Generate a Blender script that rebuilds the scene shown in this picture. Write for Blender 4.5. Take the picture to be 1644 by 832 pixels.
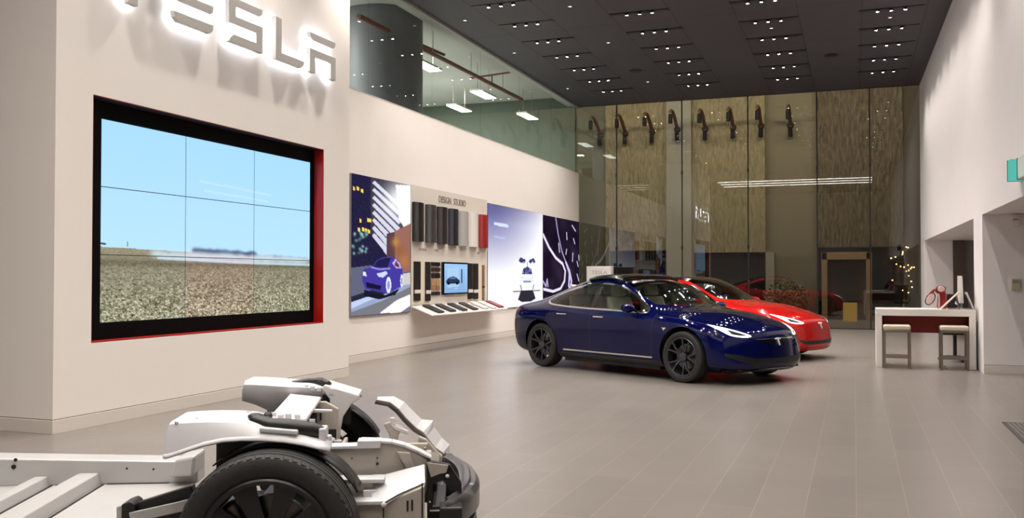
import bpy, bmesh, math, random
import numpy as np
from mathutils import Vector, Matrix, Euler
R = math.radians
rng = random.Random(7)
for o in list(bpy.data.objects):
    bpy.data.objects.remove(o)
S = bpy.context.scene
COL = S.collection

# ---------------------------------------------------------------- camera, world, exposure
cam = bpy.data.cameras.new('camera')
cam.sensor_width = 36.0
cam.lens = 36.0 * 1491.4 / 1644
cam.clip_end = 300
CAM = bpy.data.objects.new('camera', cam)
COL.objects.link(CAM)
CAM.location = (0, 0, 1.445)
CAM.rotation_euler = (R(90) + 0.01928, 0, 0.3534)
S.camera = CAM
S.view_settings.view_transform = 'Standard'
S.view_settings.look = 'None'
S.view_settings.gamma = 1.0
S.view_settings.use_curve_mapping = False
S.view_settings.exposure = 0.18
S.cycles.use_denoising = True
S.cycles.max_bounces = 8
S.cycles.transparent_max_bounces = 16
S.cycles.caustics_reflective = False
S.cycles.caustics_refractive = False
S.cycles.sample_clamp_indirect = 6.0
W = bpy.data.worlds.new('night')
S.world = W
W.use_nodes = True
W.node_tree.nodes['Background'].inputs[0].default_value = (0.35, 0.42, 0.55, 1)
W.node_tree.nodes['Background'].inputs[1].default_value = 0.03

TRACK_POWER = 215.0       # each ceiling track of three spots (W)
STRIP_EMIT = 18.0
CEIL = 6.65
XL, XR, YG = -7.9, 1.73, 27.3     # left wall, right wall, glass wall
XB = -6.91                         # face of the projecting video wall block


def spot(name, loc, target, watts, angle, blend=0.6, col=(1, 0.9, 0.78), r=0.06):
    l = bpy.data.lights.new(name, 'SPOT')
    l.energy = watts
    l.spot_size = R(angle)
    l.spot_blend = blend
    l.color = col
    l.shadow_soft_size = r
    o = bpy.data.objects.new(name, l)
    COL.objects.link(o)
    o.location = loc
    d = Vector(target) - Vector(loc)
    o.rotation_euler = d.to_track_quat('-Z', 'Y').to_euler()
    return o


def area(name, loc, target, watts, sx, sy, col=(1, 0.95, 0.88)):
    l = bpy.data.lights.new(name, 'AREA')
    l.shape = 'RECTANGLE'
    l.size, l.size_y = sx, sy
    l.energy = watts
    l.color = col
    o = bpy.data.objects.new(name, l)
    COL.objects.link(o)
    o.location = loc
    d = Vector(target) - Vector(loc)
    o.rotation_euler = d.to_track_quat('-Z', 'Y').to_euler()
    return o


# ---------------------------------------------------------------- materials
def s2l(c):
    return tuple((x / 12.92 if x <= 0.04045 else ((x + 0.055) / 1.055) ** 2.4) for x in c)


def rgb(r, g, b):
    return s2l((r / 255, g / 255, b / 255))


class NT:
    """tiny node-tree helper"""
    def __init__(self, name):
        self.m = bpy.data.materials.new(name)
        self.m.use_nodes = True
        self.t = self.m.node_tree
        self.t.nodes.clear()
        self.out = self.t.nodes.new('ShaderNodeOutputMaterial')

    def n(self, typ, ins=None, **kw):
        nd = self.t.nodes.new(typ)
        for k, v in kw.items():
            setattr(nd, k, v)
        for k, v in (ins or {}).items():
            s = nd.inputs[k]
            if isinstance(v, bpy.types.NodeSocket):
                self.t.links.new(v, s)
            else:
                if hasattr(s, 'default_value') and hasattr(s.default_value, '__len__') and not isinstance(v, (int, float)):
                    v = tuple(v)
                    if len(s.default_value) == 4 and len(v) == 3:
                        v = v + (1,)
                s.default_value = v
        return nd

    def surf(self, sock):
        self.t.links.new(sock, self.out.inputs['Surface'])
        return self.m


def mat(name, col, rough=0.5, metal=0.0, coat=0.0, coat_rough=0.03, spec=0.5, noise=0.0, nscale=8.0, bump=0.0,
        bscale=60.0, emit=None, estr=0.0):
    """principled material with a little procedural variation"""
    t = NT(name)
    p = t.n('ShaderNodeBsdfPrincipled', {'Roughness': rough, 'Metallic': metal, 'Coat Weight': coat,
                                         'Coat Roughness': coat_rough, 'Specular IOR Level': spec})
    tc = t.n('ShaderNodeTexCoord')
    if noise > 0:
        nz = t.n('ShaderNodeTexNoise', {'Vector': tc.outputs['Object'], 'Scale': nscale, 'Detail': 4.0})
        mx = t.n('ShaderNodeMix', {'Factor': nz.outputs['Fac'], 'A': [c * (1 - noise) for c in col],
                                   'B': [min(1, c * (1 + noise)) for c in col]}, data_type='RGBA') \
            if False else t.n('ShaderNodeMixRGB', {'Fac': nz.outputs['Fac'], 'Color1': [c * (1 - noise) for c in col],
                                                   'Color2': [min(1, c * (1 + noise)) for c in col]})
        t.t.links.new(mx.outputs[0], p.inputs['Base Color'])
    else:
        p.inputs['Base Color'].default_value = tuple(col) + (1,)
    if bump > 0:
        nb = t.n('ShaderNodeTexNoise', {'Vector': tc.outputs['Object'], 'Scale': bscale, 'Detail': 5.0})
        b = t.n('ShaderNodeBump', {'Height': nb.outputs['Fac'], 'Strength': bump, 'Distance': 0.01})
        t.t.links.new(b.outputs[0], p.inputs['Normal'])
    if emit is not None:
        p.inputs['Emission Color'].default_value = tuple(emit) + (1,)
        p.inputs['Emission Strength'].default_value = estr
    return t.surf(p.outputs[0])


def emis(name, col, strength):
    t = NT(name)
    e = t.n('ShaderNodeEmission', {'Color': col, 'Strength': strength})
    return t.surf(e.outputs[0])


def glass(name, tint, ior=1.5, rough=0.0, extra=0.0):
    """thin pane: tinted see-through with a mirror reflection by angle"""
    t = NT(name)
    tr = t.n('ShaderNodeBsdfTransparent', {'Color': tint})
    gl = t.n('ShaderNodeBsdfGlossy', {'Color': (1, 1, 1), 'Roughness': rough})
    fr = t.n('ShaderNodeFresnel', {'IOR': ior})
    geo = t.n('ShaderNodeNewGeometry')
    front = t.n('ShaderNodeMath', {0: 1.0, 1: geo.outputs['Backfacing']}, operation='SUBTRACT')
    mu = t.n('ShaderNodeMath', {0: fr.outputs[0], 1: front.outputs[0]}, operation='MULTIPLY')
    fac = mu.outputs[0]
    if extra:
        ad = t.n('ShaderNodeMath', {0: fac, 1: extra}, operation='ADD', use_clamp=True)
        fac = ad.outputs[0]
    mx = t.n('ShaderNodeMixShader', {0: fac, 1: tr.outputs[0], 2: gl.outputs[0]})
    return t.surf(mx.outputs[0])


def picture(name, strength, gloss=0.0):
    """a printed or lit picture carried by the mesh's own colours"""
    t = NT(name)
    a = t.n('ShaderNodeVertexColor', layer_name='Col')
    e = t.n('ShaderNodeEmission', {'Color': a.outputs[0], 'Strength': strength})
    if gloss:
        g = t.n('ShaderNodeBsdfGlossy', {'Color': (gloss,) * 3, 'Roughness': 0.15})
        ad = t.n('ShaderNodeAddShader', {0: e.outputs[0], 1: g.outputs[0]})
        return t.surf(ad.outputs[0])
    return t.surf(e.outputs[0])


def car_paint(name, col, flake, metal=0.55, rough=0.32):
    t = NT(name)
    lw = t.n('ShaderNodeLayerWeight', {'Blend': 0.35})
    mx = t.n('ShaderNodeMixRGB', {'Fac': lw.outputs['Facing'], 'Color1': flake, 'Color2': col})
    p = t.n('ShaderNodeBsdfPrincipled', {'Base Color': mx.outputs[0], 'Metallic': metal, 'Roughness': rough,
                                         'Specular IOR Level': 0.0, 'Coat Weight': 1.0, 'Coat Roughness': 0.012, 'Coat IOR': 1.38})
    return t.surf(p.outputs[0])


def floor_mat():
    t = NT('stone_floor_tiles')
    geo = t.n('ShaderNodeNewGeometry')
    mp = t.n('ShaderNodeMapping', {'Vector': geo.outputs['Position'], 'Rotation': (0, 0, R(90))})
    br = t.n('ShaderNodeTexBrick', {'Vector': mp.outputs[0], 'Scale': 1.0, 'Mortar Size': 0.0022, 'Mortar Smooth': 0.3,
                                    'Brick Width': 1.2, 'Row Height': 0.3, 'Color1': rgb(128, 121, 115),
                                    'Color2': rgb(122, 115, 110), 'Mortar': rgb(160, 152, 145)}, offset=0.5)
    nz = t.n('ShaderNodeTexNoise', {'Vector': geo.outputs['Position'], 'Scale': 1.7, 'Detail': 6.0})
    v1 = t.n('ShaderNodeMapRange', {'Value': nz.outputs['Fac'], 'From Min': 0.3, 'From Max': 0.7, 'To Min': 0.95, 'To Max': 1.05})
    m2 = t.n('ShaderNodeMixRGB', {'Fac': 1.0, 'Color1': br.outputs[0], 'Color2': v1.outputs[0]}, blend_type='MULTIPLY')
    p = t.n('ShaderNodeBsdfPrincipled', {'Base Color': m2.outputs[0], 'Roughness': 0.29,
                                         'Specular IOR Level': 0.5})
    return t.surf(p.outputs[0])


def ceiling_mat():
    t = NT('dark_ceiling_panels')
    geo = t.n('ShaderNodeNewGeometry')
    mp = t.n('ShaderNodeMapping', {'Vector': geo.outputs['Position'], 'Location': (5.69 + 1.18 * 4, -16.45 + 0.72, 0)})
    br = t.n('ShaderNodeTexBrick', {'Vector': mp.outputs[0], 'Scale': 1.0, 'Mortar Size': 0.011, 'Mortar Smooth': 0.1,
                                    'Brick Width': 1.175, 'Row Height': 2.88, 'Color1': rgb(66, 64, 70),
                                    'Color2': rgb(62, 60, 66), 'Mortar': rgb(28, 27, 30)}, offset=0.0)
    p = t.n('ShaderNodeBsdfPrincipled', {'Base Color': br.outputs[0], 'Roughness': 0.6})
    return t.surf(p.outputs[0])


M = {}
M['wall'] = mat('white_painted_wall', rgb(238, 231, 225), 0.55, noise=0.015, nscale=1.5, bump=0.02, bscale=150)
M['wall_right'] = mat('white_painted_panel_wall', rgb(238, 232, 232), 0.5, noise=0.02, nscale=2.5)
M['base'] = mat('white_painted_skirting', rgb(216, 208, 200), 0.45)
M['ceil'] = ceiling_mat()
M['floor'] = floor_mat()
M['black'] = mat('matt_black_metal', rgb(20, 18, 20), 0.45)
M['black_gloss'] = mat('gloss_black_plastic', rgb(10, 10, 12), 0.12)
M['bezel'] = mat('black_screen_surround', rgb(6, 5, 6), 0.6, spec=0.08)
M['red_paint'] = mat('satin_red_paint', rgb(168, 22, 18), 0.4)
M['red_dark'] = mat('dark_red_panel', rgb(136, 28, 26), 0.4)
M['chrome'] = mat('bright_chrome', (0.85, 0.85, 0.86), 0.06, metal=1.0)
M['steel'] = mat('brushed_steel', rgb(170, 160, 150), 0.3, metal=1.0, noise=0.05, nscale=20)
M['letter'] = mat('brushed_grey_metal_letter', rgb(196, 192, 188), 0.5, metal=0.1)
M['white_gloss'] = mat('white_lacquer', rgb(236, 230, 224), 0.25)
M['cream'] = mat('cream_leather', rgb(206, 194, 174), 0.5, bump=0.1, bscale=90)
M['rubber'] = mat('black_tyre_rubber', rgb(36, 33, 32), 0.65, noise=0.15, nscale=30, bump=0.1, bscale=120)
M['rim'] = mat('dark_grey_alloy', rgb(82, 82, 88), 0.3, metal=0.8)
M['rim_black'] = mat('satin_black_alloy', rgb(36, 36, 38), 0.34, metal=0.3)
M['disc'] = mat('brake_disc_steel', rgb(96, 92, 90), 0.3, metal=0.9)
M['dark'] = mat('dark_underbody', rgb(16, 16, 17), 0.7)
M['dark_trim'] = mat('dark_grey_trim', rgb(36, 36, 40), 0.5)
M['alu'] = mat('bare_aluminium_sheet', rgb(190, 187, 186), 0.42, metal=0.25, noise=0.04, nscale=5)
M['alu_white'] = mat('white_coated_casting', rgb(206, 204, 207), 0.35, noise=0.02, nscale=6)
M['alu_grey'] = mat('grey_coated_panel', rgb(176, 168, 158), 0.45, noise=0.03, nscale=4)
M['plastic'] = mat('black_moulded_plastic', rgb(30, 29, 30), 0.4, bump=0.05, bscale=200)
M['bumper'] = mat('dark_grey_bumper_plastic', rgb(62, 60, 62), 0.28, coat=0.3)


# ---------------------------------------------------------------- mesh building
class MB:
    def __init__(self):
        self.v, self.f = [], []

    def add(self, vs, fs):
        b = len(self.v)
        self.v += [tuple(p) for p in vs]
        self.f += [tuple(i + b for i in f) for f in fs]
        return self

    def box(self, lo, hi):
        x0, y0, z0 = lo
        x1, y1, z1 = hi
        return self.add([(x0, y0, z0), (x1, y0, z0), (x1, y1, z0), (x0, y1, z0), (x0, y0, z1), (x1, y0, z1), (x1, y1, z1), (x0, y1, z1)],
                        [(0, 3, 2, 1), (4, 5, 6, 7), (0, 1, 5, 4), (1, 2, 6, 5), (2, 3, 7, 6), (3, 0, 4, 7)])

    def bar(self, p, q, w, h, up=(0, 0, 1)):
        """rectangular bar from p to q"""
        p, q = Vector(p), Vector(q)
        d = (q - p).normalized()
        u = Vector(up)
        s = d.cross(u)
        if s.length < 1e-4:
            s = d.cross(Vector((1, 0, 0)))
        s.normalize()
        u = s.cross(d).normalized()
        vs = []
        for c in (p, q):
            for a, b in ((-1, -1), (1, -1), (1, 1), (-1, 1)):
                vs.append(c + s * (a * w / 2) + u * (b * h / 2))
        return self.add(vs, [(0, 1, 2, 3), (7, 6, 5, 4), (0, 4, 5, 1), (1, 5, 6, 2), (2, 6, 7, 3), (3, 7, 4, 0)])

    def tube(self, path, r, n=10, closed=False):
        pts = [Vector(p) for p in path]
        rs = r if isinstance(r, (list, tuple)) else [r] * len(pts)
        m = len(pts)
        rings = []
        prev = None
        for i, p in enumerate(pts):
            a = pts[i - 1] if (i > 0 or closed) else p
            b = pts[(i + 1) % m] if (i < m - 1 or closed) else p
            d = (b - a).normalized()
            if prev is None:
                u = d.cross(Vector((0, 0, 1)))
                if u.length < 1e-3:
                    u = d.cross(Vector((1, 0, 0)))
            else:
                u = prev - d * prev.dot(d)
            u.normalize()
            prev = u
            w = d.cross(u)
            rings.append([p + (u * math.cos(2 * math.pi * k / n) + w * math.sin(2 * math.pi * k / n)) * rs[i] for k in range(n)])
        vs = [q for rg in rings for q in rg]
        fs = []
        for i in range(m if closed else m - 1):
            j = (i + 1) % m
            for k in range(n):
                fs.append((i * n + k, i * n + (k + 1) % n, j * n + (k + 1) % n, j * n + k))
        if not closed:
            fs.append(tuple(range(n))[::-1])
            fs.append(tuple(range((m - 1) * n, m * n)))
        return self.add(vs, fs)

    def lathe(self, prof, n=24, mtx=None, caps=True):
        """profile of (r, z) around the z axis, optionally moved by a matrix"""
        vs, fs = [], []
        for r, z in prof:
            for k in range(n):
                a = 2 * math.pi * k / n
                vs.append(Vector((r * math.cos(a), r * math.sin(a), z)))
        m = len(prof)
        for i in range(m - 1):
            for k in range(n):
                fs.append((i * n + k, i * n + (k + 1) % n, (i + 1) * n + (k + 1) % n, (i + 1) * n + k))
        if caps:
            fs.append(tuple(range(n))[::-1])
            fs.append(tuple(range((m - 1) * n, m * n)))
        if mtx is not None:
            vs = [mtx @ v for v in vs]
        return self.add(vs, fs)

    def prism(self, outline, fn, d0, d1):
        """outline of 2-D points, fn(a, b, depth) -> 3-D point, extruded from d0 to d1"""
        n = len(outline)
        vs = [fn(a, b, d0) for a, b in outline] + [fn(a, b, d1) for a, b in outline]
        fs = [tuple(range(n))[::-1], tuple(range(n, 2 * n))]
        fs += [(i, (i + 1) % n, n + (i + 1) % n, n + i) for i in range(n)]
        return self.add(vs, fs)

    def sheet(self, rows, thick=0.0, nrm=None):
        """grid of 3-D points (list of rows); optional thickness along nrm"""
        a, b = len(rows), len(rows[0])
        vs = [Vector(p) for r in rows for p in r]
        fs = [(i * b + j, i * b + j + 1, (i + 1) * b + j + 1, (i + 1) * b + j) for i in range(a - 1) for j in range(b - 1)]
        if thick:
            nv = Vector(nrm) * thick
            k = len(vs)
            vs2 = [p + nv for p in vs]
            fs2 = [tuple(k + i for i in f)[::-1] for f in fs]
            edge = [j for j in range(b)] + [i * b + b - 1 for i in range(1, a)] + [(a - 1) * b + j for j in range(b - 2, -1, -1)] + [i * b for i in range(a - 2, 0, -1)]
            side = [(edge[i], edge[(i + 1) % len(edge)], k + edge[(i + 1) % len(edge)], k + edge[i]) for i in range(len(edge))]
            vs, fs = vs + vs2, fs + fs2 + side
        return self.add(vs, fs)

    def ball(self, c, r, n=10, m=6):
        rx, ry, rz = r if isinstance(r, (tuple, list)) else (r, r, r)
        vs = [(c[0], c[1], c[2] - rz)]
        for i in range(1, m):
            t = -math.pi / 2 + math.pi * i / m
            for k in range(n):
                a = 2 * math.pi * k / n
                vs.append((c[0] + rx * math.cos(t) * math.cos(a), c[1] + ry * math.cos(t) * math.sin(a), c[2] + rz * math.sin(t)))
        vs.append((c[0], c[1], c[2] + rz))
        fs = [(0, 1 + (k + 1) % n, 1 + k) for k in range(n)]
        for i in range(m - 2):
            for k in range(n):
                a, b = 1 + i * n, 1 + (i + 1) * n
                fs.append((a + k, a + (k + 1) % n, b + (k + 1) % n, b + k))
        e = len(vs) - 1
        a = 1 + (m - 2) * n
        fs += [(a + k, a + (k + 1) % n, e) for k in range(n)]
        return self.add(vs, fs)

    def build_each(self, name, m, parent=None, **kw):
        """one object for every loose piece"""
        par = list(range(len(self.v)))

        def find(i):
            while par[i] != i:
                par[i] = par[par[i]]
                i = par[i]
            return i
        for f in self.f:
            for i in f[1:]:
                par[find(i)] = find(f[0])
        groups = {}
        for f in self.f:
            groups.setdefault(find(f[0]), []).append(f)
        out = []
        for fs in groups.values():
            idx = sorted({i for f in fs for i in f})
            mp = {i: k for k, i in enumerate(idx)}
            b = MB()
            b.v = [self.v[i] for i in idx]
            b.f = [tuple(mp[i] for i in f) for f in fs]
            out.append(b.build(name, m, parent, **kw))
        return out

    def move(self, mtx):
        self.v = [tuple(mtx @ Vector(p)) for p in self.v]
        return self

    def build(self, name, m, parent=None, smooth=None, bevel=0.0, seg=2, solid=0.0, sub=0):
        me = bpy.data.meshes.new(name)
        me.from_pydata(self.v, [], self.f)
        bm = bmesh.new()
        bm.from_mesh(me)
        bmesh.ops.remove_doubles(bm, verts=bm.verts, dist=1e-5)
        bmesh.ops.recalc_face_normals(bm, faces=bm.faces)
        bm.to_mesh(me)
        bm.free()
        me.materials.append(m)
        if smooth is not None:
            me.polygons.foreach_set('use_smooth', [True] * len(me.polygons))
            me.set_sharp_from_angle(angle=R(smooth))
        o = bpy.data.objects.new(name, me)
        COL.objects.link(o)
        if parent is not None:
            o.parent = parent
        if solid:
            s = o.modifiers.new('solid', 'SOLIDIFY')
            s.thickness = solid
            s.offset = 0
        if bevel:
            b = o.modifiers.new('bevel', 'BEVEL')
            b.width = bevel
            b.segments = seg
            b.limit_method = 'ANGLE'
            b.angle_limit = R(40)
        if sub:
            s = o.modifiers.new('sub', 'SUBSURF')
            s.levels = s.render_levels = sub
        return o


def tag(o, label=None, cat=None, group=None, kind=None):
    if label:
        o['label'] = label
    if cat:
        o['category'] = cat
    if group:
        o['group'] = group
    if kind:
        o['kind'] = kind
    return o


def thing(name, label, cat, loc=(0, 0, 0), rz=0.0, group=None):
    o = bpy.data.objects.new(name, None)
    o.empty_display_size = 0.2
    COL.objects.link(o)
    o.location = loc
    o.rotation_euler = (0, 0, rz)
    return tag(o, label, cat, group)


def struct(name, mb, m, **kw):
    return tag(mb.build(name, m, **kw), kind='structure')


def dup(root, loc=None, rz=None, label=None):
    def cp(o, par):
        c = o.copy()
        COL.objects.link(c)
        if par is not None:
            c.parent = par
        for ch in o.children:
            cp(ch, c)
        return c
    r = cp(root, None)
    if loc is not None:
        r.location = loc
    if rz is not None:
        r.rotation_euler = (0, 0, rz)
    if label:
        r['label'] = label
    return r


def bx(lo, hi):
    return MB().box(lo, hi)


def pic_mesh(name, fn3, img, m, parent=None):
    """grid mesh coloured by img[h, w, 3] (sRGB 0..1, row 0 = top); fn3(u, v) -> 3-D point, v up"""
    h, w = img.shape[:2]
    vs = [fn3(j / (w - 1), 1 - i / (h - 1)) for i in range(h) for j in range(w)]
    fs = [(i * w + j, (i + 1) * w + j, (i + 1) * w + j + 1, i * w + j + 1) for i in range(h - 1) for j in range(w - 1)]
    me = bpy.data.meshes.new(name)
    me.from_pydata(vs, [], fs)
    ca = me.color_attributes.new('Col', 'FLOAT_COLOR', 'POINT')
    c = np.clip(img.reshape(-1, 3), 0, 1)
    lin = np.where(c <= 0.04045, c / 12.92, ((c + 0.055) / 1.055) ** 2.4)
    arr = np.ones((h * w, 4), dtype=np.float32)
    arr[:, :3] = lin
    ca.data.foreach_set('color', arr.ravel())
    me.materials.append(m)
    o = bpy.data.objects.new(name, me)
    COL.objects.link(o)
    if parent is not None:
        o.parent = parent
    return o


def fill(img, pts, col, alpha=1.0):
    """fill a polygon given in 0..1 picture coordinates (x right, y down)"""
    h, w = img.shape[:2]
    yy, xx = np.mgrid[0:h, 0:w]
    X, Y = xx / (w - 1), yy / (h - 1)
    ins = np.zeros((h, w), bool)
    n = len(pts)
    for i in range(n):
        (x0, y0), (x1, y1) = pts[i], pts[(i + 1) % n]
        if y0 == y1:
            continue
        c = ((y0 > Y) != (y1 > Y)) & (X < (x1 - x0) * (Y - y0) / (y1 - y0) + x0)
        ins ^= c
    img[ins] = img[ins] * (1 - alpha) + np.array(col) / 255 * alpha


def stroke(img, pts, wd, col, alpha=1.0):
    h, w = img.shape[:2]
    asp = w / h
    yy, xx = np.mgrid[0:h, 0:w]
    X, Y = xx / (w - 1) * asp, yy / (h - 1)
    d = np.full((h, w), 9.0)
    for (x0, y0), (x1, y1) in zip(pts[:-1], pts[1:]):
        x0, x1 = x0 * asp, x1 * asp
        dx, dy = x1 - x0, y1 - y0
        t = np.clip(((X - x0) * dx + (Y - y0) * dy) / (dx * dx + dy * dy + 1e-9), 0, 1)
        d = np.minimum(d, np.hypot(X - x0 - t * dx, Y - y0 - t * dy))
    a = np.clip((wd - d) / (wd * 0.5) + 0.5, 0, 1)[..., None] * alpha
    img[:] = img * (1 - a) + np.array(col) / 255 * a


def glow(img, c, r, col, power=1.0):
    h, w = img.shape[:2]
    asp = w / h
    yy, xx = np.mgrid[0:h, 0:w]
    d = np.hypot((xx / (w - 1) - c[0]) * asp, yy / (h - 1) - c[1])
    a = (np.exp(-(d / r) ** 2) * power)[..., None]
    img[:] = img * (1 - np.clip(a, 0, 1)) + np.array(col) / 255 * np.clip(a, 0, 1)


def text_mesh(name, body, size, depth, m, parent, mtx, align='CENTER', sx=1.0):
    cu = bpy.data.curves.new('t', 'FONT')
    cu.body = body
    cu.size = size
    cu.extrude = depth
    cu.align_x = align
    cu.align_y = 'CENTER'
    cu.resolution_u = 3
    tmp = bpy.data.objects.new('t', cu)
    COL.objects.link(tmp)
    bpy.context.view_layer.update()
    me = bpy.data.meshes.new_from_object(tmp.evaluated_get(bpy.context.evaluated_depsgraph_get()))
    bpy.data.objects.remove(tmp)
    me.transform(mtx @ Matrix.Diagonal((sx, 1, 1, 1)))
    me.materials.clear()
    me.materials.append(m)
    me.name = name
    o = bpy.data.objects.new(name, me)
    COL.objects.link(o)
    o.parent = parent
    return o


# matrix that stands x-y lettering upright on a wall facing +X (text runs along -Y ... away is +Y)
FACE_X = Matrix(((0, 0, 1, 0), (1, 0, 0, 0), (0, 1, 0, 0), (0, 0, 0, 1)))

# ================================================================ THE SETTING
struct('floor', bx((-16, -6, -0.2), (9, YG + 0.15, 0.0)), M['floor'])
struct('ceiling', bx((XL, -6, CEIL), (9, YG + 0.1, CEIL + 0.25)), M['ceil'])
struct('ceiling_entry', bx((-12.2, -6, CEIL), (XL, 6.6, CEIL + 0.25)), M['ceil'])
struct('wall_left', bx((XL - 0.3, 11.8, 0), (XL, YG + 0.1, 4.61)), M['wall'])

b = MB()                                             # the projecting block with its deep niche
BY0, BY1 = 6.56, 11.87
NY0, NY1, NZ0, NZ1 = 7.01, 11.17, 0.812, 3.215
b.box((XB - 0.45, BY0, 0), (XB, NY0, CEIL)).box((XB - 0.45, NY1, 0), (XB, BY1, CEIL))
b.box((XB - 0.45, NY0, 0), (XB, NY1, NZ0)).box((XB - 0.45, NY0, NZ1), (XB, NY1, CEIL))
b.box((-12.2, BY0, 0), (XB - 0.45, BY1, CEIL))
struct('wall_left_front', b, M['wall'])
b = MB()                                             # red lining of the niche
b.box((XB - 0.44, NY0 - 0.004, NZ0 - 0.002), (XB - 0.002, NY0 + 0.006, NZ1 - 0.002))
b.box((XB - 0.44, NY1 - 0.006, NZ0 - 0.002), (XB + 0.002, NY1 + 0.004, NZ1 + 0.002))
b.box((XB - 0.44, NY0, NZ0 - 0.004), (XB + 0.0, NY1, NZ0 + 0.006))
b.box((XB - 0.44, NY0, NZ1 - 0.006), (XB - 0.001, NY1, NZ1 + 0.004))
struct('trim_1', b, M['red_paint'])
struct('trim_5', bx((XB - 0.44, NY0, NZ1 - 0.012), (XB - 0.001, NY1 - 0.008, NZ1 - 0.0055)), mat('dark_red_niche_top', rgb(40, 8, 9), 0.5))  # red lining's top coloured nearly black to stand for its shade

# skirtings: a strip coloured as the shade of a recess, above a plain board
GAP = [10]
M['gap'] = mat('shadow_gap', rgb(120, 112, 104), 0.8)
def skirting(name, p, q, nx, ny, h=0.125):
    b = MB()
    (x0, y0), (x1, y1) = p, q
    t = 0.012
    b.add([(x0, y0, 0), (x1, y1, 0), (x1 + nx * t, y1 + ny * t, 0), (x0 + nx * t, y0 + ny * t, 0),
           (x0, y0, h), (x1, y1, h), (x1 + nx * t, y1 + ny * t, h), (x0 + nx * t, y0 + ny * t, h)],
          [(0, 3, 2, 1), (4, 5, 6, 7), (0, 1, 5, 4), (1, 2, 6, 5), (2, 3, 7, 6), (3, 0, 4, 7)])
    struct(name, b, M['base'], bevel=0.003)
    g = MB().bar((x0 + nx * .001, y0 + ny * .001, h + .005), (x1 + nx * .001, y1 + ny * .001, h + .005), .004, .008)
    GAP[0] += 1
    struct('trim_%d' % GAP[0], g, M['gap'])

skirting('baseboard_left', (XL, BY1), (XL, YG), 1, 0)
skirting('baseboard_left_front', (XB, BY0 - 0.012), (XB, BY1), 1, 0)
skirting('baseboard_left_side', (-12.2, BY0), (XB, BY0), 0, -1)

# right-hand side: tall white wall over two low openings
RW = lambda y: 1.80 + (1.68 - 1.80) * (y - 15.5) / (27.3 - 15.5)
SOF = 2.38
b = MB()
def wall_piece(b, y0, y1, z0, z1, t=0.3):
    a, c = RW(y0), RW(y1)
    b.add([(a, y0, z0), (c, y1, z0), (c + t, y1, z0), (a + t, y0, z0), (a, y0, z1), (c, y1, z1), (c + t, y1, z1), (a + t, y0, z1)],
          [(0, 3, 2, 1), (4, 5, 6, 7), (0, 1, 5, 4), (1, 2, 6, 5), (2, 3, 7, 6), (3, 0, 4, 7)])
wall_piece(b, 8.0, YG + 0.1, SOF, CEIL)
wall_piece(b, 15.5, 16.5, 0, SOF)
wall_piece(b, 26.2, YG + 0.1, 0, SOF)
struct('wall_right', b, M['wall_right'])
struct('wall_right_recess', bx((RW(15.5) + 0.3, 15.5, 0), (9, 15.75, SOF)).box((RW(15.5) + 0.01, 15.498, 0), (RW(15.5) + 0.31, 15.75, SOF)), M['wall_right'])
struct('ceiling_recess', bx((2.0, -6, SOF + 0.003), (9, 15.6, SOF + 0.2)), M['wall'])
struct('ceiling_alcove', bx((1.85, 16.5, SOF + 0.003), (4.6, 26.5, SOF + 0.2)), M['wall_right'])
struct('wall_alcove', bx((4.4, 16.5, 0), (4.6, 26.5, SOF)).box((2.1, 16.4, 0), (4.6, 16.55, SOF)), M['wall_right'])
struct('wall_alcove_end', bx((1.705, 26.19, 0), (2.36, 26.5, SOF)).box((3.6, 26.2, 0), (4.6, 26.5, SOF)), M['wall_right'])
b = MB().box((2.36, 26.15, 0), (2.62, 26.45, SOF)).box((3.4, 26.15, 0), (3.6, 26.45, SOF))
struct('door_1', b, mat('brown_door_frame', rgb(84, 72, 64), 0.5))
struct('door_2', bx((2.62, 26.28, 0), (3.4, 26.36, SOF)), mat('grey_door_leaf', rgb(120, 116, 112), 0.5))
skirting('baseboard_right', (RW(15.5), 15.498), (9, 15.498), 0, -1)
# unseen sides of the room, so that the light stays in
struct('wall_front', bx((-12.2, -6.3, 0), (9, -6, CEIL)), M['wall'])
struct('wall_entry_left', bx((-12.4, -6, 0), (-12.2, 6.6, CEIL)), M['wall'])
struct('wall_entry_right', bx((8.8, -6, 0), (9, 15.75, SOF)), M['wall'])
struct('wall_entry_right_top', bx((RW(8), -6, SOF), (RW(8) + 0.3, 8.0, CEIL)), M['wall'])

# glass wall towards the street: six panes with black joints and small fittings
G_MAIN = glass('street_glass', rgb(214, 210, 200), 1.62, 0.0, 0.02)
MX = [-8.05, -6.71, -4.745, -2.853, -0.97, 0.41, 1.68]
for i in range(6):
    struct('window_%d' % (i + 1), bx((MX[i] + 0.004, YG, 0.01), (MX[i + 1] - 0.004, YG + 0.012, CEIL)), G_MAIN)
b = MB()
for x in MX[1:6]:
    b.box((x - 0.016, YG - 0.015, 0), (x + 0.016, YG + 0.03, CEIL))
    for z in (2.3, 4.5):
        b.box((x - 0.03, YG - 0.03, z - 0.05), (x + 0.03, YG - 0.012, z + 0.05))
b.box((XL, YG - 0.03, 0), (1.7, YG + 0.04, 0.02))
struct('trim_2', b, M['black'])
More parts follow.
